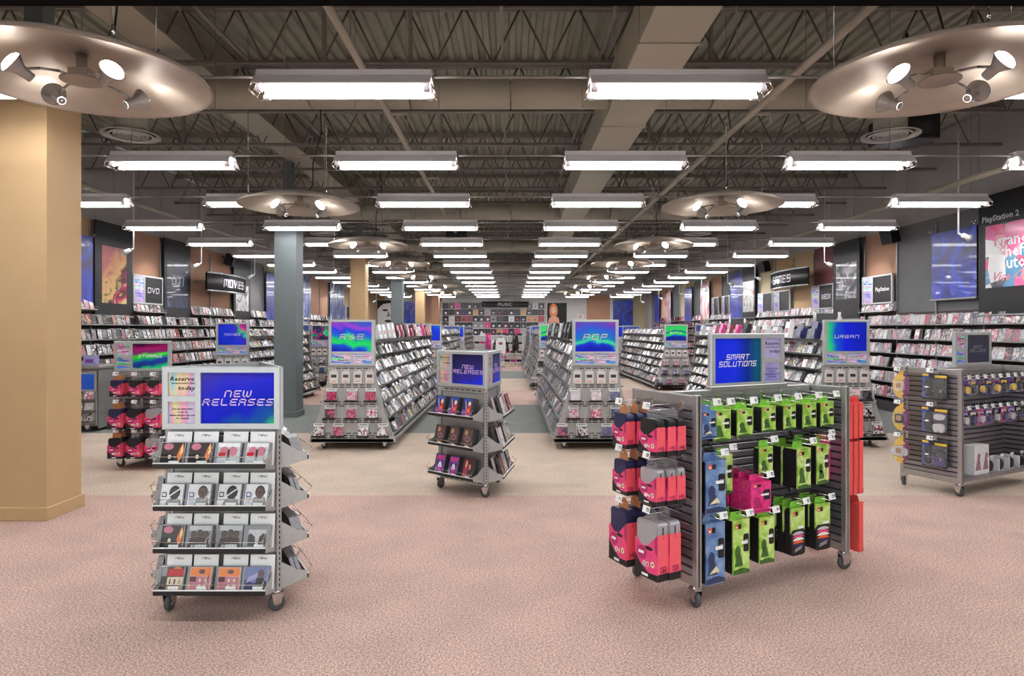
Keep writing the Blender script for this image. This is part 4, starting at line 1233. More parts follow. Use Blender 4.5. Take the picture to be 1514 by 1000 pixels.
POUCH = {}
def pouch_parts(kind, txt):
    key = (kind, txt)
    if key in POUCH:
        return POUCH[key]
    w, h, d = (0.168, 0.22, 0.062) if kind != 'tall' and kind != 'talls' else (0.185, 0.325, 0.078)
    body = {'navy': NAVYF, 'black': BLKF, 'silver': SILF, 'tall': NAVYF, 'talls': SILF, 'nblack': BLKF}[kind]
    b = MB()
    pf = rrect(-w / 2 + 0.004, w / 2 - 0.004, 0.004, h, 0.026, 4)
    b.prism(pf, -d + 0.008, 0, 0)
    b.prism(rrect(-w / 2 + 0.014, w / 2 - 0.014, 0.012, h - 0.01, 0.022, 4), -d + 0.001, -d + 0.008, 0)
    b.box(-w / 2 + 0.0, w / 2 - 0.0, -d / 2 - 0.003, -d / 2 + 0.003, h * 0.7, h - 0.025, 1, None, 0.002)
    bm = b.mesh('pouch', [body, BLKF])
    s = MB()
    top = [(w / 2, h * 0.80), (w * 0.3, h * 0.70), (w * 0.05, h * 0.56), (-w * 0.2, h * 0.55), (-w * 0.38, h * 0.62), (-w / 2, h * 0.66)]
    bot = h * 0.13
    # front of the card sleeve: pink over black, with a swoop; coral flank; all wrapped round the pouch
    fr = [(-w / 2, 0.0), (w / 2, 0.0)] + top
    s.prism(fr, -d - 0.004, 0.002, 0, side=1)
    y = -d - 0.0046
    s.flat([(-w / 2, 0), (w / 2, 0), (w / 2, bot * 0.9), (w * 0.1, bot * 0.8), (-w * 0.25, bot * 1.7), (-w / 2, bot * 3.0)], y, 2)
    s.flat([(w * 0.5, h * 0.8), (w * 0.5, h * 0.42), (w * 0.38, h * 0.5), (w * 0.36, h * 0.73)], y - 0.0002, 3)
    s.flat(ell(-w * 0.2, h * 0.42, w * 0.22, h * 0.12), y - 0.0002, 3)
    s.flat(ell(w * 0.28, h * 0.27, w * 0.085, w * 0.1), y - 0.0004, 4)
    s.flat(ell(w * 0.28, h * 0.27, w * 0.03, w * 0.035, 8), y - 0.0006, 2)
    s.flat(ell(w * 0.12, h * 0.53, w * 0.17, h * 0.035), y - 0.0003, 2)
    s.rect(-w * 0.34, -w * 0.1, h * 0.4, h * 0.45, y - 0.0004, 5)
    s.rect(-w * 0.2, w * 0.08, h * 0.03, h * 0.075, y - 0.0004, 5)
    # black foot on the coral flank
    xx = w / 2 + 0.0006
    s.add([(xx, -d - 0.004, 0), (xx, 0.002, 0), (xx, 0.002, bot), (xx, -d - 0.004, bot)], [(0, 1, 2, 3)], 2)
    sm = s.mesh('card_sleeve', [PINKS, CORAL, BLKF, MAG, CREAM, TAG])
    n = MB()
    stroke_mesh(n, txt, -w * 0.02, h * 0.24, h * 0.075, 0.018, 0.006, y - 0.001, 0, 0.1)
    M = Matrix(((0, -1, 0, xx + 0.001), (1, 0, 0, -d / 2), (0, 0, 1, h * 0.2), (0, 0, 0, 1)))
    n2 = MB()
    stroke_mesh(n2, txt, 0, 0, h * 0.08, 0.016, 0.006, 0, 0, 0.1)
    n.add([tuple(M @ Vector((-p[0], p[1], p[2]))) for p in n2.v], [f[::-1] for f in n2.f], 1)
    nm = n.mesh('lettering', [TAG, MAG])
    hd = MB().prism([(-0.05, h - 0.03), (0.05, h - 0.03), (0.045, h + 0.045), (0.02, h + 0.065), (-0.02, h + 0.065), (-0.045, h + 0.045)], -d / 2 - 0.001, -d / 2 + 0.001)
    POUCH[key] = (bm, sm, nm, hd.mesh('hang_tab', [KRAFT]), hd.mesh('hang_tab', [CLEAR]), h, d)
    return POUCH[key]

def pouch(F, u, out, ztop, kind, txt, label, group, tab='kraft', yaw=0.0, lean=0.0, scale=1.0):
    bm, sm, nm, hk, hc, h, d = pouch_parts(kind, txt)
    M = F.m(u, out - d / 2, ztop - (h + 0.055) * scale, lean, yaw)
    if scale != 1.0:
        M = M @ Matrix.Scale(scale, 4)
    t = thing('disc_wallet', label, 'CD wallet', M=M, group=group)
    ob('pouch', bm, t)
    s = ob('card_sleeve', sm, t)
    ob('lettering', nm, s)
    ob('hang_tab', hk if tab == 'kraft' else hc, t)
    return t

BOXM = {}
def carded(F, u, out, ztop, w, h, d, kind, label, group, yaw=0.0, lean=0.0, tag_y=True):
    """A hanging case in a printed card: black case behind, card face and top wrap in front, hang tab above."""
    key = (w, h, d, kind)
    if key not in BOXM:
        card, dark = {'green': (GREENC, GRND), 'blue': (BLUEC, BLUED), 'magenta': (MAGBOX, MAG), 'coral': (CORBOX, MAG), 'album': (MAGBOX, MAG), 'visor': (GREENC, GRND)}[kind]
        back = MB()
        hb = h * (0.97 if kind in ('green', 'blue', 'visor') else 0.99)
        back.prism(rrect(-w / 2, w / 2, 0.0, hb, 0.02 if kind in ('green', 'blue', 'visor') else 0.003, 3), -d + 0.012, 0.0, 0)
        bmesh_ = back.mesh('case', [BLKF if kind in ('green', 'blue', 'visor') else card])
        f = MB()
        if kind == 'visor':
            f.box(-w / 2, w / 2, -d, -d + 0.012, h * 0.42, h, 0, None, 0.002)
            f.prism(rrect(-w / 2, w / 2, 0, h * 0.55, 0.022, 4), -d - 0.001, -d + 0.012, 3)
            y = -d - 0.002
            for q, mi in ((0, 5), (1, 6), (2, 2), (3, 4), (4, 7)):
                zc = h * (0.43 - q * 0.062)
                f.flat([(x, z) for x, z in ell(0, zc, w * 0.42, h * 0.075, 10, 0.15, PI - 0.15)], y - q * 0.0003, mi)
            f.flat([(-w * 0.3, h * 0.07), (w * 0.22, h * 0.12), (w * 0.3, h * 0.2), (-w * 0.22, h * 0.15)], y, 8)
        else:
            f.box(-w / 2, w / 2, -d, -d + 0.012, 0.0 if kind != 'green' else 0.006, h, 0, None, 0.003)
            f.box(-w / 2, w / 2, -d, -0.01, h - 0.006, h + 0.001, 0)
            y = -d - 0.0006
            f.flat([(-w * 0.5, 0.006), (w * 0.5, 0.006), (w * 0.5, h * 0.08), (w * 0.1, h * 0.13), (-w * 0.5, h * 0.1)], y, 1)
            f.flat(ell(-w * 0.22, h * 0.42, w * 0.18, h * 0.12), y - 0.0002, 1)
            f.flat([(-w * 0.42, h * 0.16), (w * 0.1, h * 0.16), (-w * 0.02, h * 0.36), (-w * 0.3, h * 0.38)], y - 0.0002, 1)
            if kind == 'blue':
                f.flat([(-w * 0.34, h * 0.18), (w * 0.2, h * 0.2), (w * 0.02, h * 0.3)], y - 0.0005, 9)
            if kind not in ('album', 'coral'):
                f.prism(rrect(w * 0.12, w * 0.42, h * 0.42, h * 0.74, 0.008, 2), y - 0.004, y, 3)
                f.rect(w * 0.16, w * 0.38, h * 0.62, h * 0.64, y - 0.0045, 8)
        y = -d - 0.0012
        if kind != 'album':
            f.rect(-w * 0.4, -w * 0.22, h * 0.84, h * 0.93, y, 4)
            f.rect(-w * 0.2, -w * 0.02, h * 0.84, h * 0.93, y, 3)
            f.rect(-w * 0.05, w * 0.35, h * 0.56, h * 0.62, y - 0.004, 2)
            f.rect(-w * 0.36, -w * 0.26, h * 0.86, h * 0.89, y - 0.0004, 2)
        fm_ = f.mesh('printed_card', [card, dark, TAG, BLKF, ORNG, P['lgrey'], PINKS, P['navy'], P['grey'], CREAM])
        tb = MB().prism([(-w * 0.4, h - 0.01), (w * 0.4, h - 0.01), (w * 0.32, h + 0.04), (-w * 0.32, h + 0.04)], -d / 2 - 0.001, -d / 2 + 0.001).mesh('hang_tab', [GREENH if kind in ('green', 'visor') else KRAFT if kind in ('album',) else card])
        BOXM[key] = (bmesh_, fm_, tb)
    a, c, tb = BOXM[key]
    t = thing({'green': 'carded_case', 'blue': 'carded_case', 'magenta': 'carded_box', 'coral': 'carded_box', 'album': 'disc_album', 'visor': 'visor_wallet'}[kind], label, {'magenta': 'box', 'coral': 'box', 'album': 'album', 'visor': 'CD wallet'}.get(kind, 'case'),
              M=F.m(u, out - d, ztop - h - 0.035, lean, yaw), group=group)
    ob('case', a, t)
    pc = ob('printed_card', c, t)
    ob('hang_tab', tb, t)
    if kind == 'album':
        n = MB()
        stroke_mesh(n, 'DVD ALBUM', 0, h * 0.8, 0.02, 0.012, 0.004, -d - 0.002, 0, 0.15)
        stroke_mesh(n, '2', w * 0.22, h * 0.6, 0.03, 0.02, 0.005, -d - 0.002, 0, 0.15)
        n.build('lettering', [TAG], pc)
    return t

# --- the near gondola: end panel facing the aisle, long face towards the camera
CA = math.atan2(0.59, 1.154)
CX, CY = 1.5225, 4.27
gC = gondola_H(CX, CY, CA, 'rolling slatwall gondola hung with pink, green and blue disc cases, nearest the camera')
sign_board(gC, T(0.05, -0.015, 1.222), 'R', 'SMART|SOLUTIONS', 'smart', LETW, 0.03, 0.03, 0.026, HOLO3)
MB().box(-0.3, 0.4, -0.025, 0.025, 1.20, 1.235, b=0.004).build('sign_base', [STEEL], gC)
FE = Face(CX - 0.648 * math.cos(CA), CY - 0.648 * math.sin(CA), CA - PI / 2)      # the end panel's outside
FL = Face(CX, CY, CA)                                                          # the long front
def fhook(t, base_ang, F, u, z, L, txt, off=0.02):
    M = t.matrix_basis.inverted() @ F.m(u, off, z)
    hook(t, M, L, txt)
FE.m(0, 0, 0)
endrows = [(1.135, 'navy', '32', 'navy', '24', 0.92), (0.855, 'navy', '32', 'silver', '24', 0.92), (0.545, 'tall', '64', 'talls', '60', 1.0)]
for i, (zt, k1, t1, k2, t2, sc) in enumerate(endrows):
    nm = ['top', 'middle', 'bottom'][i]
    for j, (u, k, tx, n) in enumerate(((-0.09, k1, t1, 3), (0.17, k2, t2, 3 if i < 2 else 2))):
        kd = k if not (i == 0 and j == 1) else 'nblack'
        fhook(gC, 0, FE, u, zt + 0.0, 0.25, ('12', '17', '17', '12', '17', '19')[i * 2 + j])
        for q in range(n):
            pouch(FE, u + (q * 0.006), 0.245 - q * (0.07 if i < 2 else 0.086), zt + 0.004 + (0.02 if i == 2 else 0), kd, tx,
                  f'pink-sleeved {dict(navy="navy", silver="silver", tall="navy", talls="silver", nblack="black")[kd]} disc wallet, {ORD[q]} on the {"back" if j == 0 else "front"} peg, {nm} row, near end panel',
                  'pink disc wallets on the near gondola end panel', 'kraft' if j == 0 else 'clear', 0.05 * (1 if j else -1) + rnd.uniform(-.04, .04), 0.0, sc)

front = [  # u, out, ztop, w, h, d, kind, copies, tag
 (-0.53, 0.25, 1.155, 0.115, 0.165, 0.07, 'blue', 1, '12', 'top'),
 (-0.40, 0.23, 1.150, 0.13, 0.19, 0.085, 'green', 2, '12', 'top'),
 (-0.235, 0.25, 1.150, 0.12, 0.17, 0.075, 'green', 2, '12', 'top'),
 (-0.03, 0.25, 1.155, 0.11, 0.16, 0.075, 'green', 2, '5', 'top'),
 (0.15, 0.25, 1.155, 0.115, 0.16, 0.07, 'green', 2, '5', 'top'),
 (0.34, 0.25, 1.155, 0.12, 0.165, 0.07, 'green', 2, '14', 'top'),
 (0.51, 0.25, 1.155, 0.12, 0.165, 0.07, 'green', 2, '14', 'top'),
 (-0.49, 0.27, 0.865, 0.15, 0.31, 0.10, 'blue', 2, '17', 'middle'),
 (-0.30, 0.15, 0.86, 0.12, 0.25, 0.08, 'green', 1, '17', 'middle'),
 (-0.06, 0.25, 0.905, 0.12, 0.17, 0.05, 'green', 1, '4', 'middle'),
 (-0.12, 0.27, 0.70, 0.16, 0.19, 0.085, 'magenta', 3, '19', 'middle'),
 (0.25, 0.28, 0.875, 0.12, 0.26, 0.115, 'green', 2, '9', 'middle'),
 (0.42, 0.28, 0.885, 0.12, 0.26, 0.115, 'green', 2, '9', 'middle'),
 (0.56, 0.18, 0.89, 0.15, 0.27, 0.04, 'album', 1, '14', 'middle'),
 (-0.50, 0.27, 0.50, 0.15, 0.36, 0.10, 'blue', 2, '21', 'bottom'),
 (-0.29, 0.27, 0.49, 0.13, 0.33, 0.09, 'green', 2, '21', 'bottom'),
 (-0.07, 0.27, 0.48, 0.12, 0.29, 0.08, 'green', 2, '14', 'bottom'),
 (0.20, 0.27, 0.50, 0.13, 0.30, 0.05, 'visor', 3, '12', 'bottom'),
 (0.44, 0.27, 0.50, 0.13, 0.30, 0.05, 'visor', 3, '29', 'bottom')]
seen = {}
for u, out, zt, w, h, d, kind, n, tx, row in front:
    fhook(gC, 0, FL, u, zt - 0.005, out + 0.03, tx)
    k = (kind, row)
    seen[k] = seen.get(k, 0) + 1
    base = {'green': 'green carded disc case', 'blue': 'blue carded disc case', 'magenta': 'magenta carded box', 'album': 'magenta disc album', 'visor': 'striped visor wallet'}[kind]
    for q in range(n):
        place = f'{ORD[q]} on the {ORD[seen[k] - 1]} such peg'
        carded(FL, u - q * 0.004, out - q * (d + 0.008), zt, w, h, d, kind, f'{base}, {place}, {row} row, near gondola', 'carded goods on the near gondola', rnd.uniform(-.07, .07))
# the far end of the near gondola, seen past its edge
FR = Face(CX + 0.648 * math.cos(CA), CY + 0.648 * math.sin(CA), CA + PI / 2)
for i, (zt, h) in enumerate(((1.13, 0.24), (0.87, 0.36), (0.45, 0.34))):
    for j in range(2):
        u = -0.17 + 0.25 * j
        fhook(gC, 0, FR, u, zt, 0.23, '17')
        for q in range(3 if i < 2 else 1):
            carded(FR, u, 0.235 - q * 0.055, zt, 0.15, h, 0.045, 'coral', f'tall coral box, {ORD[q]} on the {"front" if j == 0 else "back"} peg, {["top", "middle", "bottom"][i]} row, far end panel', 'coral boxes on the far end panel')

# --- the right-hand gondola with blister packs
EA = CA
EX, EY = 4.17 + 0.65 * math.cos(CA), 6.445 + 0.65 * math.sin(CA)
gE = gondola_H(EX, EY, EA, 'rolling slatwall gondola of blister-packed game accessories beside the right wall')
sign_board(gE, T(0.08, -0.015, 1.222), 'L', 'BEST|SELLERS', 'dark', P['grey'], 0.03, 0.026, 0.028, HOLO2)
MB().box(-0.25, 0.42, -0.025, 0.025, 1.20, 1.235, b=0.004).build('sign_base', [STEEL], gE)
GE_ = Face(EX - 0.65 * math.cos(EA), EY - 0.65 * math.sin(EA), EA - PI / 2)
GL_ = Face(EX, EY, EA)
YEL = mat('card_yellow', sr(240, 200, 80), 0.45, 0, 0.06, 30)
PURP = mat('card_purple', sr(130, 50, 130), 0.45, 0, 0.08, 30)
BLUEK = mat('card_blue', sr(60, 80, 160), 0.45, 0, 0.1, 30)
CHAR = mat('plastic_charcoal', sr(44, 42, 52), 0.4, 0, 0.15, 40)
IND = mat('plastic_indigo', sr(70, 60, 120), 0.35, 0, 0.1, 40)
PAD = mat('plastic_silver_white', sr(206, 204, 210), 0.35, 0, 0.05, 40)
def oval_pack(F, u, out, ztop, tone, label):
    t = thing('oval_blister_pack', label, 'blister pack', M=F.m(u, out, ztop - 0.26, 0.05, rnd.uniform(-.1, .1)), group='blister packs on the right gondola')
    MB().prism(ell(0, 0.11, 0.085, 0.125, 20), -0.004, 0.0).build('card', [YEL], t)
    MB().flat([p for p in ell(0.0, 0.11, 0.0855, 0.1255, 20, -1.3, 1.3)], -0.0046).build('purple_print', [PURP], t)
    b = MB()
    body = {'cream': P['cream'], 'dark': CHAR, 'silver': PAD}[tone]
    b.prism(rrect(-0.045, 0.035, 0.06, 0.15, 0.015, 3), -0.035, -0.006, 0).prism(rrect(-0.03, 0.02, 0.085, 0.135, 0.004, 2), -0.038, -0.035, 1)
    b.prism(ell(-0.005, 0.19, 0.05, 0.022, 12), -0.02, -0.006, 2).prism(ell(-0.005, 0.03, 0.05, 0.016, 12), -0.02, -0.006, 2)
    if tone == 'silver':
        b.prism(ell(-0.06, 0.1, 0.03, 0.04, 12), -0.03, -0.006, 0).prism(ell(0.05, 0.1, 0.03, 0.04, 12), -0.03, -0.006, 0)
    b.build('accessory', [body, P['gold'], YEL], t)
    d = MB().prism(ell(-0.005, 0.11, 0.075, 0.105, 18), -0.042, -0.006)
    d.build('blister', [CLEAR], t)
    MB().prism([(-0.02, 0.225), (0.02, 0.225), (0.02, 0.262), (-0.02, 0.262)], -0.003, 0.0).build('hang_tab', [YEL], t)
def pad_pack(F, u, out, ztop, tone, label):
    t = thing('clamshell_pack', label, 'blister pack', M=F.m(u, out, ztop - 0.27, 0.03, rnd.uniform(-.06, .06)), group='blister packs on the right gondola')
    MB().box(-0.12, 0.12, -0.003, 0, 0, 0.255, b=0.001).build('card', [CHAR], t)
    MB().rect(-0.12, -0.05, 0.02, 0.24, -0.0036).build('blue_print', [BLUEK], t)
    MB().rect(-0.12, -0.06, 0.228, 0.25, -0.0042).rect(0.0, 0.115, 0.215, 0.24, -0.0042).build('yellow_print', [YEL], t)
    MB().prism(ell(-0.05, 0.12, 0.035, 0.095, 16), -0.035, -0.005).build('cushion', [BLKF], t)
    body = {'dark': CHAR, 'white': PAD, 'indigo': IND}[tone]
    b = MB().prism(rrect(0.0, 0.1, 0.035, 0.1, 0.028, 4), -0.04, -0.006, 0).prism(ell(0.028, 0.055, 0.026, 0.04, 12), -0.036, -0.006, 0).prism(ell(0.075, 0.055, 0.026, 0.04, 12), -0.036, -0.006, 0)
    b.prism(ell(0.05, 0.165, 0.05, 0.03, 14), -0.03, -0.006, 1).prism(ell(0.078, 0.085, 0.008, 0.008, 8), -0.043, -0.04, 2).prism(ell(0.025, 0.085, 0.01, 0.01, 8), -0.043, -0.04, 1)
    b.build('controller', [body, CHAR if tone != 'white' else PAD, YEL], t)
    MB().prism(rrect(-0.09, 0.115, 0.015, 0.21, 0.02, 3), -0.048, -0.004).build('blister', [CLEAR], t)
    MB().rect(-0.065, -0.03, 0.115, 0.13, -0.0495).build('price_sticker', [TAG], t)
    MB().box(-0.03, 0.03, -0.002, 0, 0.25, 0.275).build('hang_tab', [CLEAR], t)
for i, zt in enumerate((1.17, 0.84, 0.51)):
    nm = ['top', 'middle', 'bottom'][i]
    fhook(gE, 0, GE_, -0.22, zt, 0.16, '9')
    oval_pack(GE_, -0.22, 0.13, zt + 0.01, ('cream', 'dark', 'silver')[i], f'yellow and purple oval blister pack on the {nm} peg of the right gondola end panel')
    fhook(gE, 0, GE_, 0.06, zt, 0.09, '19')
    pad_pack(GE_, 0.07, 0.06, zt + 0.01, ('dark', 'white', 'indigo')[i], f'clamshell pack with {("charcoal", "white", "indigo")[i]} game controller, {nm} peg, right gondola end panel')
SM = {}
def small_pack(F, u, out, ztop, label, k):
    if k not in SM:
        rr = random.Random(k)
        card = [P['navy'], P['purple'], BLUEK, CHAR, P['grey'], P['magenta']][k % 6]
        a = MB().prism([(-0.05, 0), (0.05, 0), (0.05, 0.14), (0.03, 0.165), (-0.03, 0.165), (-0.05, 0.14)], -0.003, 0).mesh('card', [card])
        b = MB().prism(ell(rr.uniform(-.01, .01), 0.06, 0.033, 0.035, 12), -0.03, -0.004, 0).path([(-0.03, -0.012, 0.02), (0.03, -0.014, 0.03), (0.034, -0.014, 0.1), (-0.02, -0.012, 0.11)], 0.005, 5, 1).mesh('accessory', [[CHAR, IND, YEL, PAD][k % 4], BLKF])
        c = MB().rect(-0.045, 0.045, 0.105, 0.135, -0.0036).mesh('print', [[YEL, TAG, PURP, P['lilac']][k % 4]])
        d = MB().prism(rrect(-0.042, 0.042, 0.012, 0.1, 0.015, 3), -0.036, -0.003).mesh('blister', [CLEAR])
        SM[k] = (a, b, c, d)
    t = thing('accessory_pack', label, 'blister pack', M=F.m(u, out, ztop - 0.16, 0.0, rnd.uniform(-.15, .15)), group='small accessory packs on the right gondola')
    for nme, me in zip(('card', 'accessory', 'print', 'blister'), SM[k]):
        ob(nme, me, t)
for i, zt in enumerate((1.10, 0.80)):
    for j in range(9):
        u = -0.56 + j * 0.14
        fhook(gE, 0, GL_, u, zt, 0.2, ('7', '9', '14')[(i + j) % 3])
        for q in range(2):
            small_pack(GL_, u, 0.19 - q * 0.06, zt + 0.002, f'small blister pack, {"front" if q == 0 else "rear"} of {ORD[j]} peg, {["upper", "lower"][i]} row, right gondola', (i * 5 + j * 2 + q) % 12)
sh = MB().box(-0.63, 0.63, -0.30, -0.02, 0.155, 0.172, b=0.003).box(-0.63, 0.63, -0.304, -0.296, 0.14, 0.178, 1)
sh.build('base_shelf', [STEEL, SLATM], gE)
for j in range(2):
    t = thing('white_box', f'tall white carton with grey print, {ORD[j]} from the end panel on the right gondola', 'box', M=GL_.m(-0.36 + j * 0.13, 0.16, 0.173))
    MB().box(-0.06, 0.06, -0.12, 0, 0, 0.29, b=0.003).build('carton', [P['white']], t)
    MB().flat([(-0.05, 0.05), (0.05, 0.05), (0.03, 0.16), (0.045, 0.2), (0.0, 0.22), (-0.02, 0.14)], -0.121).build('print', [P['mauve']], t)
t = thing('black_bag', 'black shoulder bag hanging against the right gondola end panel above the base shelf', 'bag', M=GL_.m(-0.54, 0.06, 0.2))
MB().prism(rrect(-0.07, 0.07, 0, 0.26, 0.03, 4), -0.11, 0.0).box(-0.06, 0.06, -0.125, -0.11, 0.03, 0.13, b=0.008).build('body', [BLKF], t)
MB().path([(-0.06, -0.05, 0.2), (-0.05, -0.08, 0.36), (0.05, -0.08, 0.36), (0.06, -0.05, 0.2)], 0.009, 6).build('strap', [BLKF], t)
for j in range(4):
    t = thing('cable_roll', f'black rolled pad with a white band, {ORD[j]} from the white boxes, right gondola', 'accessory', M=GL_.m(-0.06 + j * 0.19, 0.13, 0.173), group='rolled pads on the base shelf')
    MB().lathe([(0.045, -0.065), (0.056, -0.055), (0.056, 0.055), (0.045, 0.065)], 18, 0, T(0, -0.05, 0.057) @ R(PI / 2, 'X')).build('roll', [BLKF], t)
    MB().box(-0.075, -0.062, -0.13, 0.02, 0.0, 0.12, b=0.002).box(-0.075, 0.05, -0.12, 0.0, 0.0, 0.003).build('white_band', [P['white']], t)
    MB().box(-0.03, 0.03, -0.12, -0.118, 0.14, 0.165).box(-0.003, 0.003, -0.12, -0.117, 0.11, 0.14).build('price_tag', [TAG], t)

# --- the storage tower at the left: slatwall face with pink wallets under a prismatic sign
DX, DY_, DA = -4.24, 7.52, math.radians(-2)
gD = thing('storage_stand', 'rolling slatwall stand of pink disc wallets under a prismatic sign, left of the nearest tower', 'display', DX, DY_ + 0.3, DA)
for k in range(4):
    slat_panel(gD, R(k * PI / 2) @ T(0, -0.31, 0), 0.60, 0.13, 1.10, k % 2 == 0, 'slat_face')
for sx in (-1, 1):
    for sy in (-1, 1):
        castor(gD, sx * 0.28, sy * 0.28, sx * 2 + sy)
MB().box(-0.31, 0.31, -0.31, 0.31, 1.09, 1.12, b=0.004).build('cap', [PAINT], gD)
sign_board(gD, T(0, -0.33, 1.115), 'L', 'STORAGE', 'magenta_green', LETW, 0.03, 0.028, 0.027, HOLO2)
FD = Face(DX + 0.31 * math.sin(DA), DY_ + 0.3 - 0.31 * math.cos(DA) + 0.0, DA)
ks = [['navy', 'black', 'nblack'], ['navy', 'black', 'silver'], ['nblack', 'black', 'silver']]
for i, zt in enumerate((1.065, 0.75, 0.42)):
    for j in range(3):
        u = -0.215 + 0.215 * j
        fhook(gD, 0, FD, u, zt, 0.14, ('12', '17', '19')[j])
        for q in range(2):
            pouch(FD, u, 0.145 - q * 0.066, zt + 0.004, ks[i][j], ('24', '32', '64')[i], f'pink-sleeved disc wallet, {"front" if q == 0 else "rear"} of {ORD[j]} peg, {ORD[i]} row of the storage stand', 'pink disc wallets on the storage stand',
                  'kraft' if j == 0 else 'clear', rnd.uniform(-.05, .05), 0.0, (0.85, 1.05, 1.05)[i])
FDs = Face(DX + 0.31, DY_ + 0.3, DA + PI / 2)
for i in range(3):
    fhook(gD, 0, FDs, 0.0, 1.05 - 0.3 * i, 0.12, '7')
    carded(FDs, 0.0, 0.12, 1.05 - 0.3 * i, 0.12, 0.2, 0.04, 'coral', f'coral box hanging on the {ORD[i]} peg down the right flank of the storage stand', 'coral boxes on the storage stand')
FDl = Face(DX - 0.31, DY_ + 0.3, DA - PI / 2)
for i in range(3):
    fhook(gD, 0, FDl, 0.1, 1.05 - 0.3 * i, 0.12, '7')
    carded(FDl, 0.1, 0.12, 1.05 - 0.3 * i, 0.12, 0.2, 0.04, 'coral', f'coral box hanging on the {ORD[i]} peg down the left flank of the storage stand', 'coral boxes on the storage stand')
# ================================================================== long record gondolas with a flared endcap
PROF = [(0.10, 0.585), (0.16, 0.56), (0.30, 0.51), (0.48, 0.44), (0.65, 0.393), (0.83, 0.345), (1.0, 0.318), (1.12, 0.31), (1.72, 0.30)]
def hw(z):
    for (z0, a), (z1, c) in zip(PROF[:-1], PROF[1:]):
        if z <= z1:
            return a + (c - a) * max(0.0, (z - z0)) / (z1 - z0)
    return PROF[-1][1]
TIERS = [1.455 - 0.207 * k for k in range(7)]
STUFF_CD = MB()
TRAY = {}
BLISTER_W = mat('pack_white', sr(228, 224, 222), 0.45, 0, 0.04, 30)
def tray_mesh(L, k):
    key = (L, k)
    if key not in TRAY:
        z = TIERS[k]
        v = hw(z) + 0.03
        inn = 0.05 if k < 4 else v - 0.26
        mb = MB()
        pr = [(v, -0.008), (v, 0.014), (v - 0.006, 0.014), (v - 0.006, 0.0), (inn, -0.03), (inn, -0.034)]
        n = len(pr)
        vv = [(x, 0.0, q) for x, q in pr] + [(x, L, q) for x, q in pr]
        mb.add(vv, [tuple(range(n)), tuple(range(2 * n - 1, n - 1, -1))] + [(q, n + q, n + (q + 1) % n, (q + 1) % n) for q in range(n)])
        TRAY[key] = mb.mesh('shelf', [PAINT])
        lp = MB().box(v, v + 0.003, 0.0, L, -0.006, 0.012).mesh('label_strip', [mat('label_strip_grey', sr(58, 58, 62), 0.4, 0.2)])
        TRAY[key] = (TRAY[key], lp)
    return TRAY[key]

PACKM = [MB().box(-0.055, 0.055, -0.022, 0.0, 0, 0.16, b=0.002).prism([(-0.03, 0.16), (0.03, 0.16), (0.03, 0.185), (0.012, 0.185), (0.012, 0.172), (-0.012, 0.172), (-0.012, 0.185), (-0.03, 0.185)], -0.002, 0.0).mesh('carton', [BLISTER_W])]
PACKP = MB().rect(-0.036, 0.036, 0.075, 0.115, -0.0226, 0).rect(-0.03, 0.03, 0.02, 0.03, -0.0226, 1).rect(-0.02, 0.02, 0.082, 0.09, -0.0228, 2).mesh('print', [P['dark'], P['orange'], P['maroon']])
HOLD = MB().box(-0.085, 0.085, -0.06, -0.002, -0.004, 0.0).box(-0.085, 0.085, -0.066, -0.06, -0.012, 0.014).mesh('ledge', [BLACK])
HDC = MB().box(-0.07, 0.07, -0.002, 0, 0, 0.17).rect(-0.05, 0.05, 0.15, 0.158, -0.0024, 1).mesh('header_card', [WHITE, INKB])

def far_panel(t, L, header=True):
    pts = [(-hw(z), z) for z, _ in PROF][::-1] + [(hw(z), z) for z, _ in PROF]
    f = MB().prism(pts, L - 0.015, L + 0.015).build('end_panel', [PAINT], t)
    if header:
        MB().rect(-0.28, 0.28, 1.555, 1.69, L - 0.0155).build('header_strip', [BLUEH], f)
        MB().box(-0.305, 0.305, L - 0.018, L + 0.018, 1.71, 1.73, b=0.003).build('cap_rail', [FRAME], f)

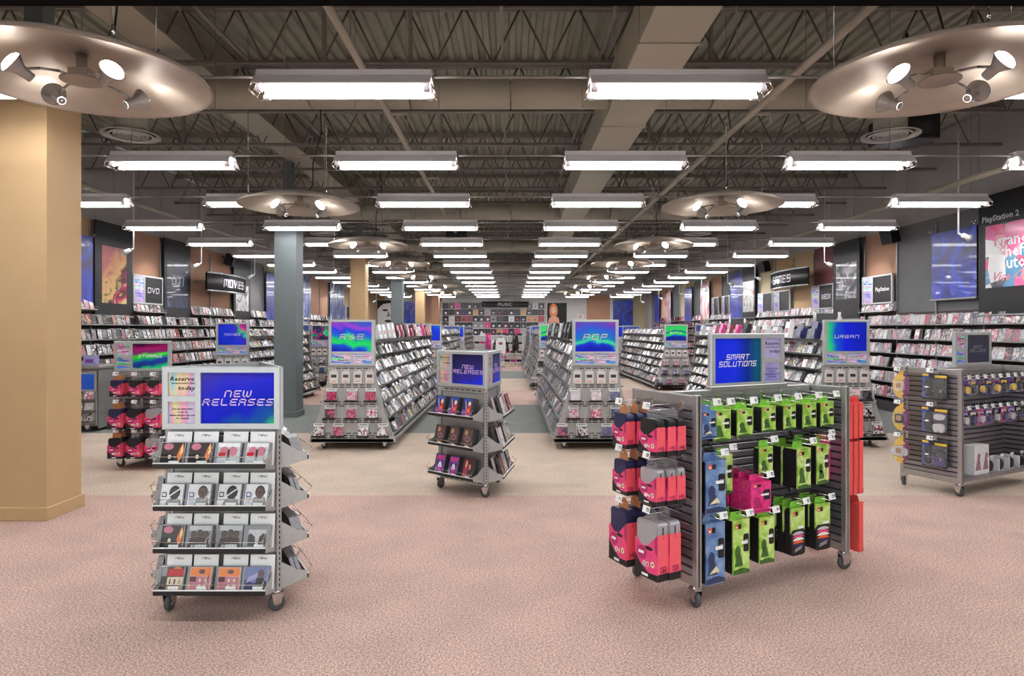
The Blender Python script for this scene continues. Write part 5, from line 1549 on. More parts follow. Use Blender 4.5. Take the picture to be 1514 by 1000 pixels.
def record_gondola(x, y, L, nm, title, style, sides, indiv=0, letm=LETW, goods=None, artme=(CDP_ME,), endgoods=True, holo=HOLO2):
    t = thing('record_gondola', f'grey rolling record gondola with flared endcap, {nm}', 'display', x, y, 0)
    pts = [(-hw(z), z) for z, _ in PROF[:-1]][::-1] + [(hw(z), z) for z, _ in PROF[:-1]]
    ep = MB().prism(pts, 0.0, 0.03).build('endcap_panel', [PAINT], t)
    sl = MB()
    for z in (1.075, 0.855, 0.825, 0.63, 0.60, 0.575, 0.41, 0.385, 0.36, 0.215, 0.185, 0.155):
        n = int((hw(z) - 0.05) * 2 / 0.09)
        for i in range(n):
            xx = -n * 0.045 + i * 0.09
            sl.rect(xx + 0.012, xx + 0.078, z, z + 0.012, -0.0006)
    o = sl.build('slots', [SLOT], ep)
    o['kind'] = 'stuff'
    MB().box(-0.55, 0.55, 0.0, L, 0.10, 0.15, b=0.004).build('base_deck', [PAINT], t)
    MB().box(-0.03, 0.03, 0.03, L, 0.15, 1.60).build('spine_panel', [PAINT], t)
    sign_board(t, T(0, -0.03, 1.12), 'T', title, style, letm, 0.06, 0.062 if len(title) < 4 else 0.036, 0.33 / (1.5 * max(3, len(title))), holo)
    far_panel(t, L)
    for cx in (-0.40, 0.40):
        for cy in [0.12 + q * (L - 0.24) / 3 for q in range(4)]:
            castor(t, cx, cy, cx + cy)
    for k in range(7):
        me, lp = tray_mesh(L, k)
        for s in (1, -1):
            M = T(0, 0.03, TIERS[k]) if s > 0 else T(0, 0.03 + L, TIERS[k]) @ R(PI)
            so = ob('shelf', me, t, M)
            ob('label_strip', lp, so)
    # dividers: thin end brackets per four feet
    br = MB()
    for k in range(7):
        pass
    # discs
    rr = random.Random(nm)
    for s in sides:
        F = Face(x + s * 0.0, y, PI / 2 if s > 0 else -PI / 2)
        aisle = 'right' if s > 0 else 'left'
        for k in range(7):
            z = TIERS[k]
            v = hw(z) + 0.03
            n = int((L - 0.16) / 0.152)
            for i in range(n):
                along = 0.12 + i * 0.152
                if rr.random() < 0.04:
                    continue
                u = along if s > 0 else -along
                lean = 0.46 + rr.uniform(-.1, .12)
                roll = rr.uniform(-.1, .1)
                M = F.m(u, v - 0.045 + rr.uniform(-.012, .006), z + 0.002, lean, rr.uniform(-.1, .1), roll)
                if k == 0 and goods:
                    continue
                if i < indiv and k > 0:
                    tag(ob('compact_disc', CD_ME, None, M), f'CD, {ORD[i]} from the near end, {ORD[k]} tier, {aisle} side of {nm.split(",")[0]}', 'CD', f'CDs on {nm.split(",")[0]}')
                else:
                    soft_case(STUFF_CD, M, 0.142, 0.125, 0.03, 0)
                if rr.random() < 0.75:
                    soft_case(STUFF_CD, F.m(u + rr.uniform(-.012, .012), v - 0.098, z + 0.022, lean, rr.uniform(-.1, .1), roll * 0.6), 0.142, 0.125 + rr.uniform(0, .02), 0.03, 0)
    # endcap goods: a row of white packs, then three rows of discs on small ledges
    if endgoods:
        F = Face(x, y, 0)
        for j in range(4):
            u = -0.237 + 0.158 * j
            p = thing('media_pack', f'white hanging media pack, {ORD[j]} along the endcap of {nm.split(",")[0]}', 'media pack', M=F.m(u, 0.002, 0.885), group=f'media packs on {nm.split(",")[0]}')
            ob('carton', PACKM[0], p)
            ob('print', PACKP, p)
            MB().path([(u, 0, 1.052), (u, -0.05, 1.052), (u, -0.055, 1.062)], 0.003, 5).build('peg_hook', [CHROME], t)
        for i, (z, us) in enumerate(((0.65, (-0.27, 0.0, 0.25)), (0.42, (-0.29, 0.0, 0.27)), (0.185, (-0.44, -0.18, 0.15, 0.41)))):
            for j, u in enumerate(us):
                ho = ob('ledge', HOLD, t, T(u, 0, z))
                ob('header_card', HDC, ho, T(0, -0.006, 0.0))
                me = artme[(i * 3 + j) % len(artme)]
                M = F.m(u + rr.uniform(-.006, .006), 0.03, z + 0.001, 0.14)
                tag(ob('compact_disc', me, None, M), f'CD on the {ORD[j]} ledge of the {["upper", "middle", "lower"][i]} endcap row, {nm.split(",")[0]}', 'CD', f'endcap CDs on {nm.split(",")[0]}')
    return t

GA, GB = 8.6, 16.9
record_gondola(-2.1, GA, 6.1, 'the R&B gondola, left of the centre aisle', 'R&B', 'blue_green', (1,), 11, goods=True, artme=(CDP_ME,))
record_gondola(1.12, GA, 6.1, 'the POP gondola, right of the centre aisle', 'POP', 'pop', (-1,), 11, goods=True, artme=(CDB_ME, CDP_ME, CDB_ME))
record_gondola(4.52, 8.75, 6.1, 'the URBAN gondola, behind the near slatwall gondola', 'URBAN', 'urban', (-1,), 11, goods=True, artme=(CD_ME, CDP_ME))
record_gondola(4.30, GB, 6.3, 'the ROCK gondola, beyond the URBAN gondola', 'ROCK', 'green_blue', (-1,), 0, artme=(CDB_ME,))
record_gondola(-5.22, 12.2, 3.7, 'the MOVIES gondola, near the slate column', 'MOVIES', 'movies', (1,), 0, artme=(CDB_ME,))
record_gondola(-5.22, 18.0, 6.0, 'the pink-titled gondola, behind the MOVIES gondola', '', 'pink_night', (1,), 0, artme=(CD_ME,))
record_gondola(-2.1, GB, 6.1, 'the second left gondola, behind the R&B gondola', '', 'blue_row', (1,), 0, artme=(CD_ME,))
record_gondola(1.05, GB, 6.1, 'the second right gondola, behind the POP gondola', '', 'green_blue', (-1,), 0, artme=(CD_ME,))
record_gondola(-2.1, 25.1, 6.1, 'the third left gondola, nearest the back wall', '', 'blue_row', (1,), 0, artme=(CD_ME,), endgoods=False)
record_gondola(1.05, 25.1, 6.1, 'the third right gondola, nearest the back wall', '', 'blue_row', (-1,), 0, artme=(CD_ME,), endgoods=False)
record_gondola(4.30, 25.4, 6.1, 'the last right gondola, beyond the ROCK gondola', '', 'blue_row', (-1,), 0, artme=(CD_ME,), endgoods=False)
record_gondola(-5.22, 26.0, 6.0, 'the last left gondola, beyond the pink-titled gondola', '', 'green_blue', (1,), 0, artme=(CD_ME,), endgoods=False)

# accessories standing on the top tiers
ACC = [P['magenta'], P['rose'], P['white'], BLKF, P['pink'], P['gold'], P['maroon'], P['lgrey'], P['red']]
def top_goods(x, y, s, nm, seq, step):
    F = Face(x, y, PI / 2 if s > 0 else -PI / 2)
    for i, (c, w, h, d, kind) in enumerate(seq):
        al = 0.2 + i * step
        u = al if s > 0 else -al
        M = F.m(u, hw(1.45) - 0.01, TIERS[0] + 0.004, 0.2)
        if kind == 'bag':
            t = thing('accessory_bag', f'{c} soft disc bag, {ORD[i]} along the top tier of {nm}', 'bag', M=M, group=f'accessories on {nm}')
            b = MB().prism(rrect(-w / 2, w / 2, 0, h, min(w, h) * 0.2, 4), -d, 0).prism(rrect(-w / 2 + 0.02, w / 2 - 0.02, 0.02, h * 0.6, 0.015, 3), -d - 0.012, -d)
            b.build('body', [P.get(c, BLKF) if c != 'black' else BLKF], t)
            MB().path([(-w * 0.25, -d / 2, h - 0.005), (-w * 0.2, -d / 2, h + 0.03), (w * 0.2, -d / 2, h + 0.03), (w * 0.25, -d / 2, h - 0.005)], 0.006, 5).build('handle', [BLKF], t)
        elif kind == 'phones':
            t = thing('headphone_pack', f'{c} boxed headphones, {ORD[i]} along the top tier of {nm}', 'headphones', M=M, group=f'accessories on {nm}')
            MB().box(-w / 2, w / 2, -d, 0, 0, h, b=0.004).build('carton', [BLKF if c == 'black' else P[c]], t)
            MB().path([(w * 0.34 * math.cos(a), -d - 0.006, h * 0.55 + w * 0.42 * math.sin(a)) for a in [q * PI / 8 for q in range(9)]], 0.007, 5).prism(ell(-w * 0.34, h * 0.45, 0.02, 0.03, 10), -d - 0.016, -d).prism(ell(w * 0.34, h * 0.45, 0.02, 0.03, 10), -d - 0.016, -d).build('headphones', [P['grey']], t)
        else:
            t = thing('accessory_box', f'{c} accessory carton, {ORD[i]} along the top tier of {nm}', 'box', M=M, group=f'accessories on {nm}')
            MB().box(-w / 2, w / 2, -d, 0, 0, h, b=0.003).build('carton', [P.get(c, BLKF)], t)
            MB().rect(-w * 0.35, w * 0.35, h * 0.3, h * 0.6, -d - 0.0006).build('print', [P['white'] if c not in ('white', 'lgrey') else P['rose']], t)
ra = random.Random(3)
cols = ['white', 'white', 'lgrey', 'white', 'maroon', 'rose', 'black', 'pink', 'rose', 'maroon', 'pink', 'white', 'magenta', 'magenta', 'rose', 'gold', 'gold']
top_goods(-2.1, GA, 1, 'the R&B gondola', [(c, ra.uniform(.14, .2), ra.uniform(.15, .23), ra.uniform(.05, .08), 'bag' if c in ('rose', 'magenta', 'maroon', 'black') else 'carton') for c in cols], 0.34)
top_goods(1.12, GA, -1, 'the POP gondola', [(c, .15, ra.uniform(.2, .25), .06, 'phones') for c in ['black', 'black', 'black', 'white', 'black', 'black', 'lgrey', 'black', 'black', 'white']], 0.58)
top_goods(4.52, 8.75, -1, 'the URBAN gondola', [(c, ra.uniform(.15, .22), ra.uniform(.16, .26), .07, 'bag' if c in ('navy', 'black', 'magenta') else 'carton') for c in ['navy', 'navy', 'white', 'lgrey', 'white', 'lgrey', 'black', 'magenta', 'rose', 'magenta', 'pink', 'white', 'lgrey']], 0.44)

# ================================================================== wall bays
STUFF_DVD, STUFF_GAME, STUFF_ACC = MB(), MB(), MB()
BAYZ = [1.96, 1.68, 1.40, 1.12, 0.84, 0.56, 0.28]
BAYV = [0.16, 0.20, 0.20, 0.20, 0.27, 0.35, 0.44]
SHB = mat('shelf_charcoal', sr(52, 52, 54), 0.45, 0.2, 0.05, 20)
SHL = mat('shelf_edge_grey', sr(150, 150, 152), 0.4, 0.3)
shelf_me = {}
for k, (z, v) in enumerate(zip(BAYZ, BAYV)):
    a = MB().add([(-0.585, 0, -0.012), (0.585, 0, -0.012), (0.585, -v, 0.012), (-0.585, -v, 0.012), (-0.585, 0, -0.016), (0.585, 0, -0.016), (0.585, -v, 0.0), (-0.585, -v, 0.0)],
                 [(0, 3, 2, 1), (4, 5, 6, 7), (0, 1, 5, 4), (2, 3, 7, 6), (1, 2, 6, 5), (3, 0, 4, 7)]).mesh('shelf', [SHB])
    l = MB().box(-0.585, 0.585, -v - 0.008, -v, -0.008, 0.016, b=0.002).box(-0.585, 0.585, -v - 0.03, -v - 0.024, 0.05, 0.054, 0).mesh('lip_strip', [SHL])
    shelf_me[k] = (a, l)
up_me = MB().box(-0.015, 0.015, -0.03, 0, 0.1, 3.55, b=0.003).mesh('upright', [mat('upright_grey', sr(150, 150, 150), 0.4, 0.5)])
bk_me = MB().box(-0.6, 0.6, -0.008, 0.0, 0.02, 1.93).mesh('back_panel', [mat('bay_back_brown', sr(66, 50, 46), 0.7)])
base_me = MB().prism([(-0.59, 0.0), (0.59, 0.0), (0.59, 0.2), (-0.59, 0.2)], -0.42, -0.01).mesh('plinth', [SHB])

def wall_face(side, y):
    return Face(-XW + 0.014, y, PI / 2) if side < 0 else Face(XW - 0.014, y, -PI / 2)

def bay(side, idx, y0, indiv, ledge, rng):
    wn = 'left' if side < 0 else 'right'
    F = wall_face(side, y0 + 0.6)
    t = thing('wall_shelf_bay', f'dark wall shelf bay of stacked cases, {ORD[idx]} from the front along the {wn} wall', 'shelf', M=F.m(0, 0, 0), group=f'shelf bays on the {wn} wall')
    ob('upright', up_me, t, T(-0.6, 0, 0))
    ob('back_panel', bk_me, t)
    ob('plinth', base_me, t)
    kind, me, st = ('dvd', DVD_ME, STUFF_DVD) if side < 0 else ('game_case', GAME_ME, STUFF_ACC if idx >= 10 else STUFF_GAME)
    for k, (z, v) in enumerate(zip(BAYZ, BAYV)):
        if k == 0 and not ledge:
            continue
        so = ob('shelf', shelf_me[k][0], t, T(0, 0, z))
        ob('lip_strip', shelf_me[k][1], so)
        n = 8
        for i in range(n):
            if rng.random() < 0.05:
                continue
            u = -0.585 + (i + 0.5) * 1.17 / n + rng.uniform(-.006, .006)
            M = F.m(u, v - 0.07, z + 0.006, 0.22 + rng.uniform(-.06, .08), rng.uniform(-.05, .05), rng.uniform(-.03, .03))
            if indiv and k < 6:
                side_n = i if side > 0 else i
                tag(ob(kind, me, None, M), f'{"DVD" if side < 0 else "game"} case, {ORD[i]} on the {ORD[k] if ledge else ORD[k - 1]} shelf, {ORD[idx]} bay of the {wn} wall', 'DVD' if side < 0 else 'game case', f'cases in the {ORD[idx]} bay of the {wn} wall')
            else:
                soft_case(st, M, 0.136, 0.19, 0.03, 0)
            if rng.random() < 0.6:
                soft_case(st, F.m(u + rng.uniform(-.01, .01), v - 0.115, z + 0.004, 0.2, 0, 0), 0.136, 0.19 + rng.uniform(0, .02), 0.03, 0)
    return t
rb = random.Random(8)
L0, R0 = 8.4, 8.25
for i in range(22):
    y0 = L0 + 1.2 * i
    bay(-1, i, y0, 2 <= i <= 7, i not in (1, 3, 5, 8, 10), rb)
for i in range(22):
    y0 = R0 + 1.2 * i
    bay(1, i, y0, 2 <= i <= 7, i not in (1, 2, 3, 5), rb)
ACCART = art_mat('accessory_art', [K_, sr(60, 56, 66), sr(170, 50, 90), sr(30, 34, 60), sr(150, 140, 140), sr(200, 90, 110), sr(90, 80, 84), sr(214, 190, 150), K_], [sr(120, 110, 116), W_, sr(30, 28, 34), sr(190, 60, 100)], 16)
for nm, mb, art, edge, lab, cat in (('accessory_rows', STUFF_ACC, ACCART, BLACK, 'rows of dark and pink accessories filling the farthest shelves of the right wall', 'accessories'),
                               ('compact_disc_rows', STUFF_CD, CDART, CASE, 'rows of CD cases filling the far tiers of the record gondolas', 'CDs'),
                               ('dvd_rows', STUFF_DVD, DVDART, MATS['dvd_edge'], 'rows of DVD cases filling the far shelves of the left wall', 'DVDs'),
                               ('game_case_rows', STUFF_GAME, GAMEART, MATS['game_edge'], 'rows of game cases filling the far shelves of the right wall', 'game cases')):
    o = mb.build(nm, [art, edge])
    o['kind'] = 'stuff'
    tag(o, lab, cat)

# bright cartons on the first left bays
for i, (c, u, z, w, h) in enumerate((('purple', -0.3, 1.70, 0.16, 0.2), ('purple', -0.05, 1.70, 0.14, 0.25), ('blue', -0.3, 1.42, 0.17, 0.2), ('blue', -0.05, 1.42, 0.14, 0.25), ('white', -0.3, 1.97, 0.13, 0.2), ('white', 0.0, 1.97, 0.13, 0.2), ('purple', 0.25, 1.70, 0.15, 0.21), ('blue', 0.25, 1.42, 0.15, 0.22))):
    F = wall_face(-1, L0 + 1.2 * 1.9 + 0.3)
    t = thing('software_box', f'{c} carton, {ORD[i // 2 if i < 6 else 2]} pair, {"wide" if i % 2 == 0 else "tall"}, on the wall shelf beside the tan column' + (' end' if i >= 6 else ''), 'box', M=F.m(u, 0.24, z, 0.15), group='bright cartons on the left wall')
    MB().box(-w / 2, w / 2, -0.04, 0, 0, h, b=0.003).build('carton', [P[c] if c != 'blue' else pm('bright_blue', 30, 90, 200)], t)
    MB().rect(-w * 0.35, w * 0.35, h * 0.25, h * 0.6, -0.0406).build('print', [P['lilac']], t)

# ================================================================== posters, category signs, banners on the walls
GLOSSB = print_mat('poster_blue', [(0.25, sr(6, 10, 60)), (0.45, sr(14, 36, 140)), (0.58, sr(30, 66, 196)), (0.7, sr(70, 40, 140)), (0.85, sr(110, 150, 220))], 1.6, (1, 1, 1), 0.38, 2.0, distort=1.5, coat=0.2)
GLOSSS = print_mat('poster_silver_blue', [(0.25, sr(20, 24, 50)), (0.45, sr(50, 70, 130)), (0.6, sr(150, 165, 200)), (0.8, sr(220, 225, 240))], 2.0, (1, 1, 0.6), 0.38, 2.0, distort=2.0, coat=0.2)
HERO = grad_mat('poster_amber', 0.5, -0.62, 0.75, [(0.0, sr(210, 130, 130)), (0.2, sr(236, 180, 130)), (0.34, sr(240, 206, 140)), (0.44, sr(90, 50, 60)), (0.5, sr(150, 60, 90)), (0.57, sr(222, 80, 124)), (0.66, sr(246, 206, 150)), (0.85, sr(250, 240, 176)), (1.0, sr(244, 190, 140))], 0.9, 3.0, distort=1.4)
NIGHT = print_mat('poster_night', [(0.3, sr(6, 8, 16)), (0.5, sr(14, 26, 60)), (0.62, sr(30, 60, 110)), (0.74, sr(150, 180, 210))], 1.8, (1, 1, 0.5), 0.42, 2.0, distort=1.5, coat=0.2)
REDW = print_mat('poster_white_red', [(0.3, sr(30, 26, 30)), (0.46, sr(235, 235, 238)), (0.6, sr(245, 245, 246)), (0.7, sr(190, 40, 60)), (0.8, sr(40, 30, 40))], 2.4, (1, 1, 0.8), 0.25, 2.0, distort=2.0, coat=0.1)
RACE = print_mat('poster_race', [(0.3, sr(20, 20, 28)), (0.46, sr(90, 90, 100)), (0.56, sr(200, 200, 210)), (0.66, sr(150, 50, 80)), (0.8, sr(110, 40, 70))], 2.2, (1, 1, 0.9), 0.42, 2.5, distort=1.8, coat=0.2)
COLL = print_mat('poster_collage', [(0.0, sr(230, 60, 130)), (0.2, sr(60, 130, 170)), (0.36, sr(240, 240, 240)), (0.5, sr(220, 90, 150)), (0.64, sr(40, 30, 60)), (0.78, sr(240, 150, 170)), (0.9, sr(190, 30, 90))], 3.2, (1, 1, 1), 0.25, kind='voronoi', interp='CONSTANT', coat=0.1)
BODYP = print_mat('poster_pink_white', [(0.35, sr(245, 240, 242)), (0.5, sr(240, 200, 205)), (0.6, sr(214, 90, 120)), (0.72, sr(240, 220, 225))], 2.2, (1, 1, 0.6), 0.25, 1.5, distort=1.0, coat=0.1)
INKW = print_mat('poster_ink_white', [(0.3, sr(60, 120, 130)), (0.42, sr(245, 245, 240)), (0.56, sr(240, 240, 236)), (0.64, sr(200, 50, 60)), (0.75, sr(50, 60, 90))], 3.4, (1, 1, 0.8), 0.25, 2.5, distort=2.2, coat=0.1)
FACEBW = print_mat('poster_face_bw', [(0.35, sr(12, 12, 14)), (0.48, sr(30, 30, 32)), (0.54, sr(210, 210, 212)), (0.7, sr(240, 240, 240))], 1.3, (1, 1, 1), 0.3, 1.5, distort=1.6, coat=0.1)
PBLK = mat('poster_board_black', sr(14, 13, 16), 0.45, 0, spec=0.3)

def poster(F, u, z0, z1, w, label, pr, inset=None, out=0.05, rail=True, texts=(), kind='poster_panel'):
    """A board standing off the wall on two posts; inset: margins (left, right, bottom, top) of the print on a black board."""
    t = thing(kind, label, 'poster', M=F.m(u, out, z0))
    h = z1 - z0
    MB().box(-w / 2, w / 2, 0.0, 0.025, 0, h, 0, None, 0.004).build('board', [PBLK], t)
    a, b_, c, d = inset or (0.0, 0.0, 0.0, 0.0)
    MB().rect(-w / 2 + a, w / 2 - b_, c, h - d, -0.002).build('print', [pr], t)
    if rail:
        MB().box(-w / 2 - 0.02, w / 2 + 0.02, -0.03, 0.02, -0.03, 0.0, b=0.004).build('ledge_rail', [SHL], t)
        cl = MB().tube((0, -0.02, 0.0), (0, -0.02, 0.05), 0.014, 8).tube((0.025, -0.02, 0.03), (0.05, -0.04, 0.07), 0.008, 6).tube((-0.025, -0.02, 0.03), (-0.05, -0.04, 0.07), 0.008, 6).mesh('clamp', [CHROME])
        for s in (-1, 1):
            ob('clamp', cl, t, T(s * (w / 2 - 0.02), 0.0, h))
    for txt, x, z, hh, ww, m, sl in texts:
        if ww < 0:
            ob('lettering', font_mesh(txt, hh, m, sl, 0.004, -ww), t, T(x, -0.004, z))
            continue
        stroke_mesh(MB(), txt, x, z, hh, ww, hh * 0.17, -0.004, 0, sl, 'c', 1.6).build('lettering', [m], t)
    return t
LF = lambda i: wall_face(-1, L0 + 1.2 * i + 0.6)
RF = lambda i: wall_face(1, R0 + 1.2 * i + 0.6)
poster(LF(2), 0, 1.98, 3.30, 1.16, 'glossy blue poster beside the tan column on the left wall', GLOSSB, out=0.08)
poster(LF(3), 0, 1.86, 3.64, 1.18, 'tall black poster board with an amber and crimson print on the left wall', HERO, (0.2, 0.2, 0.24, 0.45), 0.10, texts=(('SPIDER-MAN', 0, 1.28, 0.07, 0.05, P['pink'], 0.0),))
poster(LF(5), 0, 1.86, 3.64, 1.18, 'tall black poster board reading 007 right of the DVD sign', NIGHT, (0.12, 0.14, 0.24, 0.5), 0.10, texts=(('007', 0.0, 0.86, 0.2, 0.13, P['lgrey'], 0.15),))
poster(LF(8), 0, 1.86, 3.60, 1.16, 'tall black poster board with a white and red print beyond the MOVIES banner', REDW, (0.14, 0.14, 0.26, 0.75), 0.10)
poster(LF(10), 0, 1.9, 3.4, 1.16, 'glossy blue poster behind the slate column on the left wall', GLOSSB, out=0.10)
poster(LF(13), -0.2, 1.86, 3.6, 1.16, 'dark poster with a bright lamp glare just right of the slate column', GLOSSS, out=0.10)
poster(LF(16), 0, 1.86, 3.6, 1.16, 'silver and blue poster, nearer of the two left of the tan column', GLOSSS, out=0.10)
poster(LF(17), 0, 1.86, 3.6, 1.16, 'silver and blue poster, farther of the two left of the tan column', GLOSSS, out=0.10)
poster(LF(20), 0, 1.86, 3.5, 1.16, 'dark blue poster far along the left wall', GLOSSB, out=0.10)
poster(RF(1), 0, 1.84, 3.75, 1.18, 'tall black poster board with a pink and blue collage print on the right wall', COLL, (0.16, 0.06, 0.42, 0.5), 0.12,
       texts=(('PlayStation 2', -0.12, 1.52, 0.13, -1.15, P['lgrey'], 0.0), ('grand', 0.12, 1.14, 0.26, -1.1, P['white'], 0.0), ('theft', 0.16, 0.96, 0.26, -1.1, P['white'], 0.0), ('auto', 0.14, 0.78, 0.26, -1.1, P['white'], 0.0), ('Vice City', 0.1, 0.58, 0.2, -1.1, P['pink'], 0.5)))
poster(RF(2), 0, 2.14, 3.32, 1.14, 'glossy blue poster clamped between two posts on the right wall', GLOSSB, out=0.12)
poster(RF(5), 0, 1.84, 3.62, 1.16, 'tall black poster board with a racing print on the right wall', RACE, (0.14, 0.12, 0.45, 0.5), 0.12, texts=(('RACING', 0.02, 1.02, 0.1, 0.08, P['white'], 0.2),) if False else ())
poster(RF(10), -0.1, 1.86, 3.55, 1.16, 'white poster with an inked coloured design beyond the double game signs', INKW, (0.1, 0.1, 0.3, 0.4), 0.12)
poster(RF(11), 0, 1.9, 3.5, 1.16, 'blue glossy poster beyond the white inked poster on the right wall', GLOSSB, out=0.12)
poster(RF(14), 0, 1.9, 3.45, 1.16, 'pink and white poster far along the right wall', BODYP, out=0.12)
poster(RF(16), 0, 1.9, 3.4, 1.16, 'dark blue poster beyond the pink and white one on the right wall', GLOSSB, out=0.12)
poster(RF(19), 0, 1.9, 3.4, 1.16, 'narrow white poster far along the right wall', BODYP, out=0.12)
poster(RF(21), 0, 1.9, 3.4, 1.16, 'last blue poster along the right wall', GLOSSB, out=0.12)

def category_sign(F, u, z0, label, txt, wd=1.12, h=0.6, double=False, tm=LETW, lsz=(0.1, 0.09), notice=True, font=0):
    t = thing('category_sign', label, 'sign', M=F.m(u, 0.10, z0))
    w = wd
    x1 = -w / 2 + w * 0.36
    openings = [(x1 + 0.02, w / 2 - 0.03, 0.03, h - 0.03), (-w / 2 + 0.03, x1 - 0.02, h / 2 + 0.012, h - 0.03), (-w / 2 + 0.03, x1 - 0.02, 0.03, h / 2 - 0.012)]
    fr = ob('sign_frame', frame_mesh('sign_frame', w, h, openings, 0.04), t)
    MB().rect(openings[0][0], openings[0][1], openings[0][2], openings[0][3], 0.011).build('title_sheet', [PBLK], fr)
    for o in openings[1:]:
        MB().rect(o[0], o[1], o[2], o[3], 0.011).build('notice_sheet', [HOLO2 if o is openings[1] else HOLO3], fr)
        if notice:
            cx, cz = (o[0] + o[1]) / 2, (o[2] + o[3]) / 2
            for q, ln in enumerate((('Reserve', "tomorrow's hits", 'today') if o is openings[1] else ('See an associate', 'for details'))):
                ob('lettering', font_mesh(ln, 0.045, INK, 0.3, 0.0005, 1.0), fr, T(cx, 0.0098, cz + 0.06 - q * 0.06))
    if txt and font:
        ob('lettering', font_mesh(txt, font, tm, 0.0, 0.003, 0.95), fr, T((openings[0][0] + openings[0][1]) / 2, 0.009, h / 2))
    elif txt:
        stroke_mesh(MB(), txt, (openings[0][0] + openings[0][1]) / 2, h / 2, lsz[0], lsz[1], lsz[0] * 0.22, 0.009, 0, 0.15, 'c', 1.8).build('lettering', [tm], fr)
    b = MB().box(-w / 2 + 0.1, -w / 2 + 0.14, 0.04, 0.10, 0.1, 0.14).box(w / 2 - 0.14, w / 2 - 0.1, 0.04, 0.10, 0.1, 0.14).build('bracket', [SHL], t)
    return t
category_sign(LF(4), 0, 2.13, 'framed DVD sign with a black title sheet on the left wall', 'DVD', lsz=(0.1, 0.11))
category_sign(RF(4), 0, 2.13, 'framed PlayStation sign with a black title sheet on the right wall', 'PlayStation', tm=P['white'], font=0.12)
category_sign(RF(6), 0, 2.1, 'framed XBOX sign with a black title sheet on the right wall', 'XBOX', lsz=(0.1, 0.085))
category_sign(RF(8), -0.0, 2.1, 'framed console sign, nearer of the black pair beyond the GAMES banner', '', notice=False)
category_sign(RF(9), -0.0, 2.1, 'framed console sign, farther of the black pair beyond the GAMES banner', '', notice=False)
for i, (k, lab) in enumerate(((12, 'nearer'), (13, 'farther'))):
    category_sign(RF(k), 0, 2.1, f'small framed sign, {lab} of two before the pink and white poster', '', 0.8, 0.7, notice=False)
category_sign(LF(18), 0, 2.1, 'small framed sign far along the left wall', '', 0.8, 0.6, notice=False)

def banner(F, label, txt, z0, h, W, sag, tm, out, ts=0.0, inner=True, sx=0.0, thk=0.04):
    """A bowed banner with bright rails along its top and bottom edges, on two posts."""
    t = thing('curved_banner', label, 'sign', M=F.m(sx, 0, z0))
    n = 12
    def pt(i, z, e=0.0):
        a = i / n * 2 - 1
        return (a * W / 2, -(out + sag * (1 - a * a)) - e, z)
    mb = MB()
    v = [pt(i, 0) for i in range(n + 1)] + [pt(i, h) for i in range(n + 1)] + [pt(i, 0, -thk) for i in range(n + 1)] + [pt(i, h, -thk) for i in range(n + 1)]
    k = n + 1
    f = []
    for i in range(n):
        f += [(i, i + 1, k + i + 1, k + i), (2 * k + i + 1, 2 * k + i, 3 * k + i, 3 * k + i + 1), (k + i, k + i + 1, 3 * k + i + 1, 3 * k + i), (2 * k + i, 2 * k + i + 1, i + 1, i)]
    mb.add(v, f, 0, None, True)
    mb.build('banner_sheet', [print_mat('banner_black', [(0.35, sr(14, 14, 16)), (0.6, sr(30, 30, 32)), (0.8, sr(120, 120, 122))], 0.8, (1, 1, 0.4), 0.5, 1.0)], t)
    for z in (-0.02, h):
        r = MB()
        for i in range(n):
            r.tube(pt(i, z + 0.01, 0.004), pt(i + 1, z + 0.01, 0.004), 0.022, 6)
        r.build('edge_rail', [FRAME], t)
    hgt, wid = h * 0.42, h * 0.36
    lm = stroke_mesh(MB(), txt, ts, h / 2, hgt, wid, hgt * (0.30 if inner else 0.17), 0, 0, 0.12, 'c', 2.4)
    lb = stroke_mesh(MB(), txt, ts, h / 2, hgt, wid, hgt * 0.10, -0.003, 0, 0.12, 'c', 2.4)
    def bend(m, e):
        m.v = [(x, -(out + sag * (1 - (2 * x / W) ** 2)) - e, z) for x, y, z in m.v]
        return m
    bend(lm, 0.006).build('lettering', [tm], t)
    if inner:
        bend(lb, 0.010).build('lettering', [INKB], t)
    for s in (-1, 1):
        MB().tube((s * W * 0.38, -0.0, h * 0.5), (s * W * 0.38, -(out + sag * (1 - 0.76 ** 2)) + 0.04, h * 0.5), 0.02, 8).build('bracket', [SHL], t)
    return t
banner(wall_face(-1, L0 + 1.2 * 7 + 0.1), 'bowed black banner reading MOVIES on the left wall', 'MOVIES', 2.56, 0.42, 2.3, 0.16, LETW, 0.42, 0.12, False)
banner(wall_face(1, R0 + 1.2 * 7 + 0.6), 'bowed black banner reading GAMES on the right wall', 'GAMES', 2.72, 0.42, 2.3, 0.16, LETW, 0.42, -0.12, False)
for s, y, lab in ((-1, L0 + 1.2 * 7.6, 'left'), (1, R0 + 1.2 * 3.95, 'right'), (1, R0 + 1.2 * 9.3, 'far right')):
    F = wall_face(s, y)
    t = thing('wall_loudspeaker', f'black loudspeaker high on the {lab} wall', 'speaker', M=F.m(0, 0.16, 3.32, -0.25, 0.2))
    MB().box(-0.14, 0.14, -0.12, 0.1, 0, 0.32, b=0.015).build('cabinet', [BLACK], t)
    MB().rect(-0.115, 0.115, 0.02, 0.3, -0.122).build('grille', [SLOT], t)
    MB().tube((0, 0.08, 0.16), (0, 0.2, 0.2), 0.02).build('bracket', [BLACK], t)

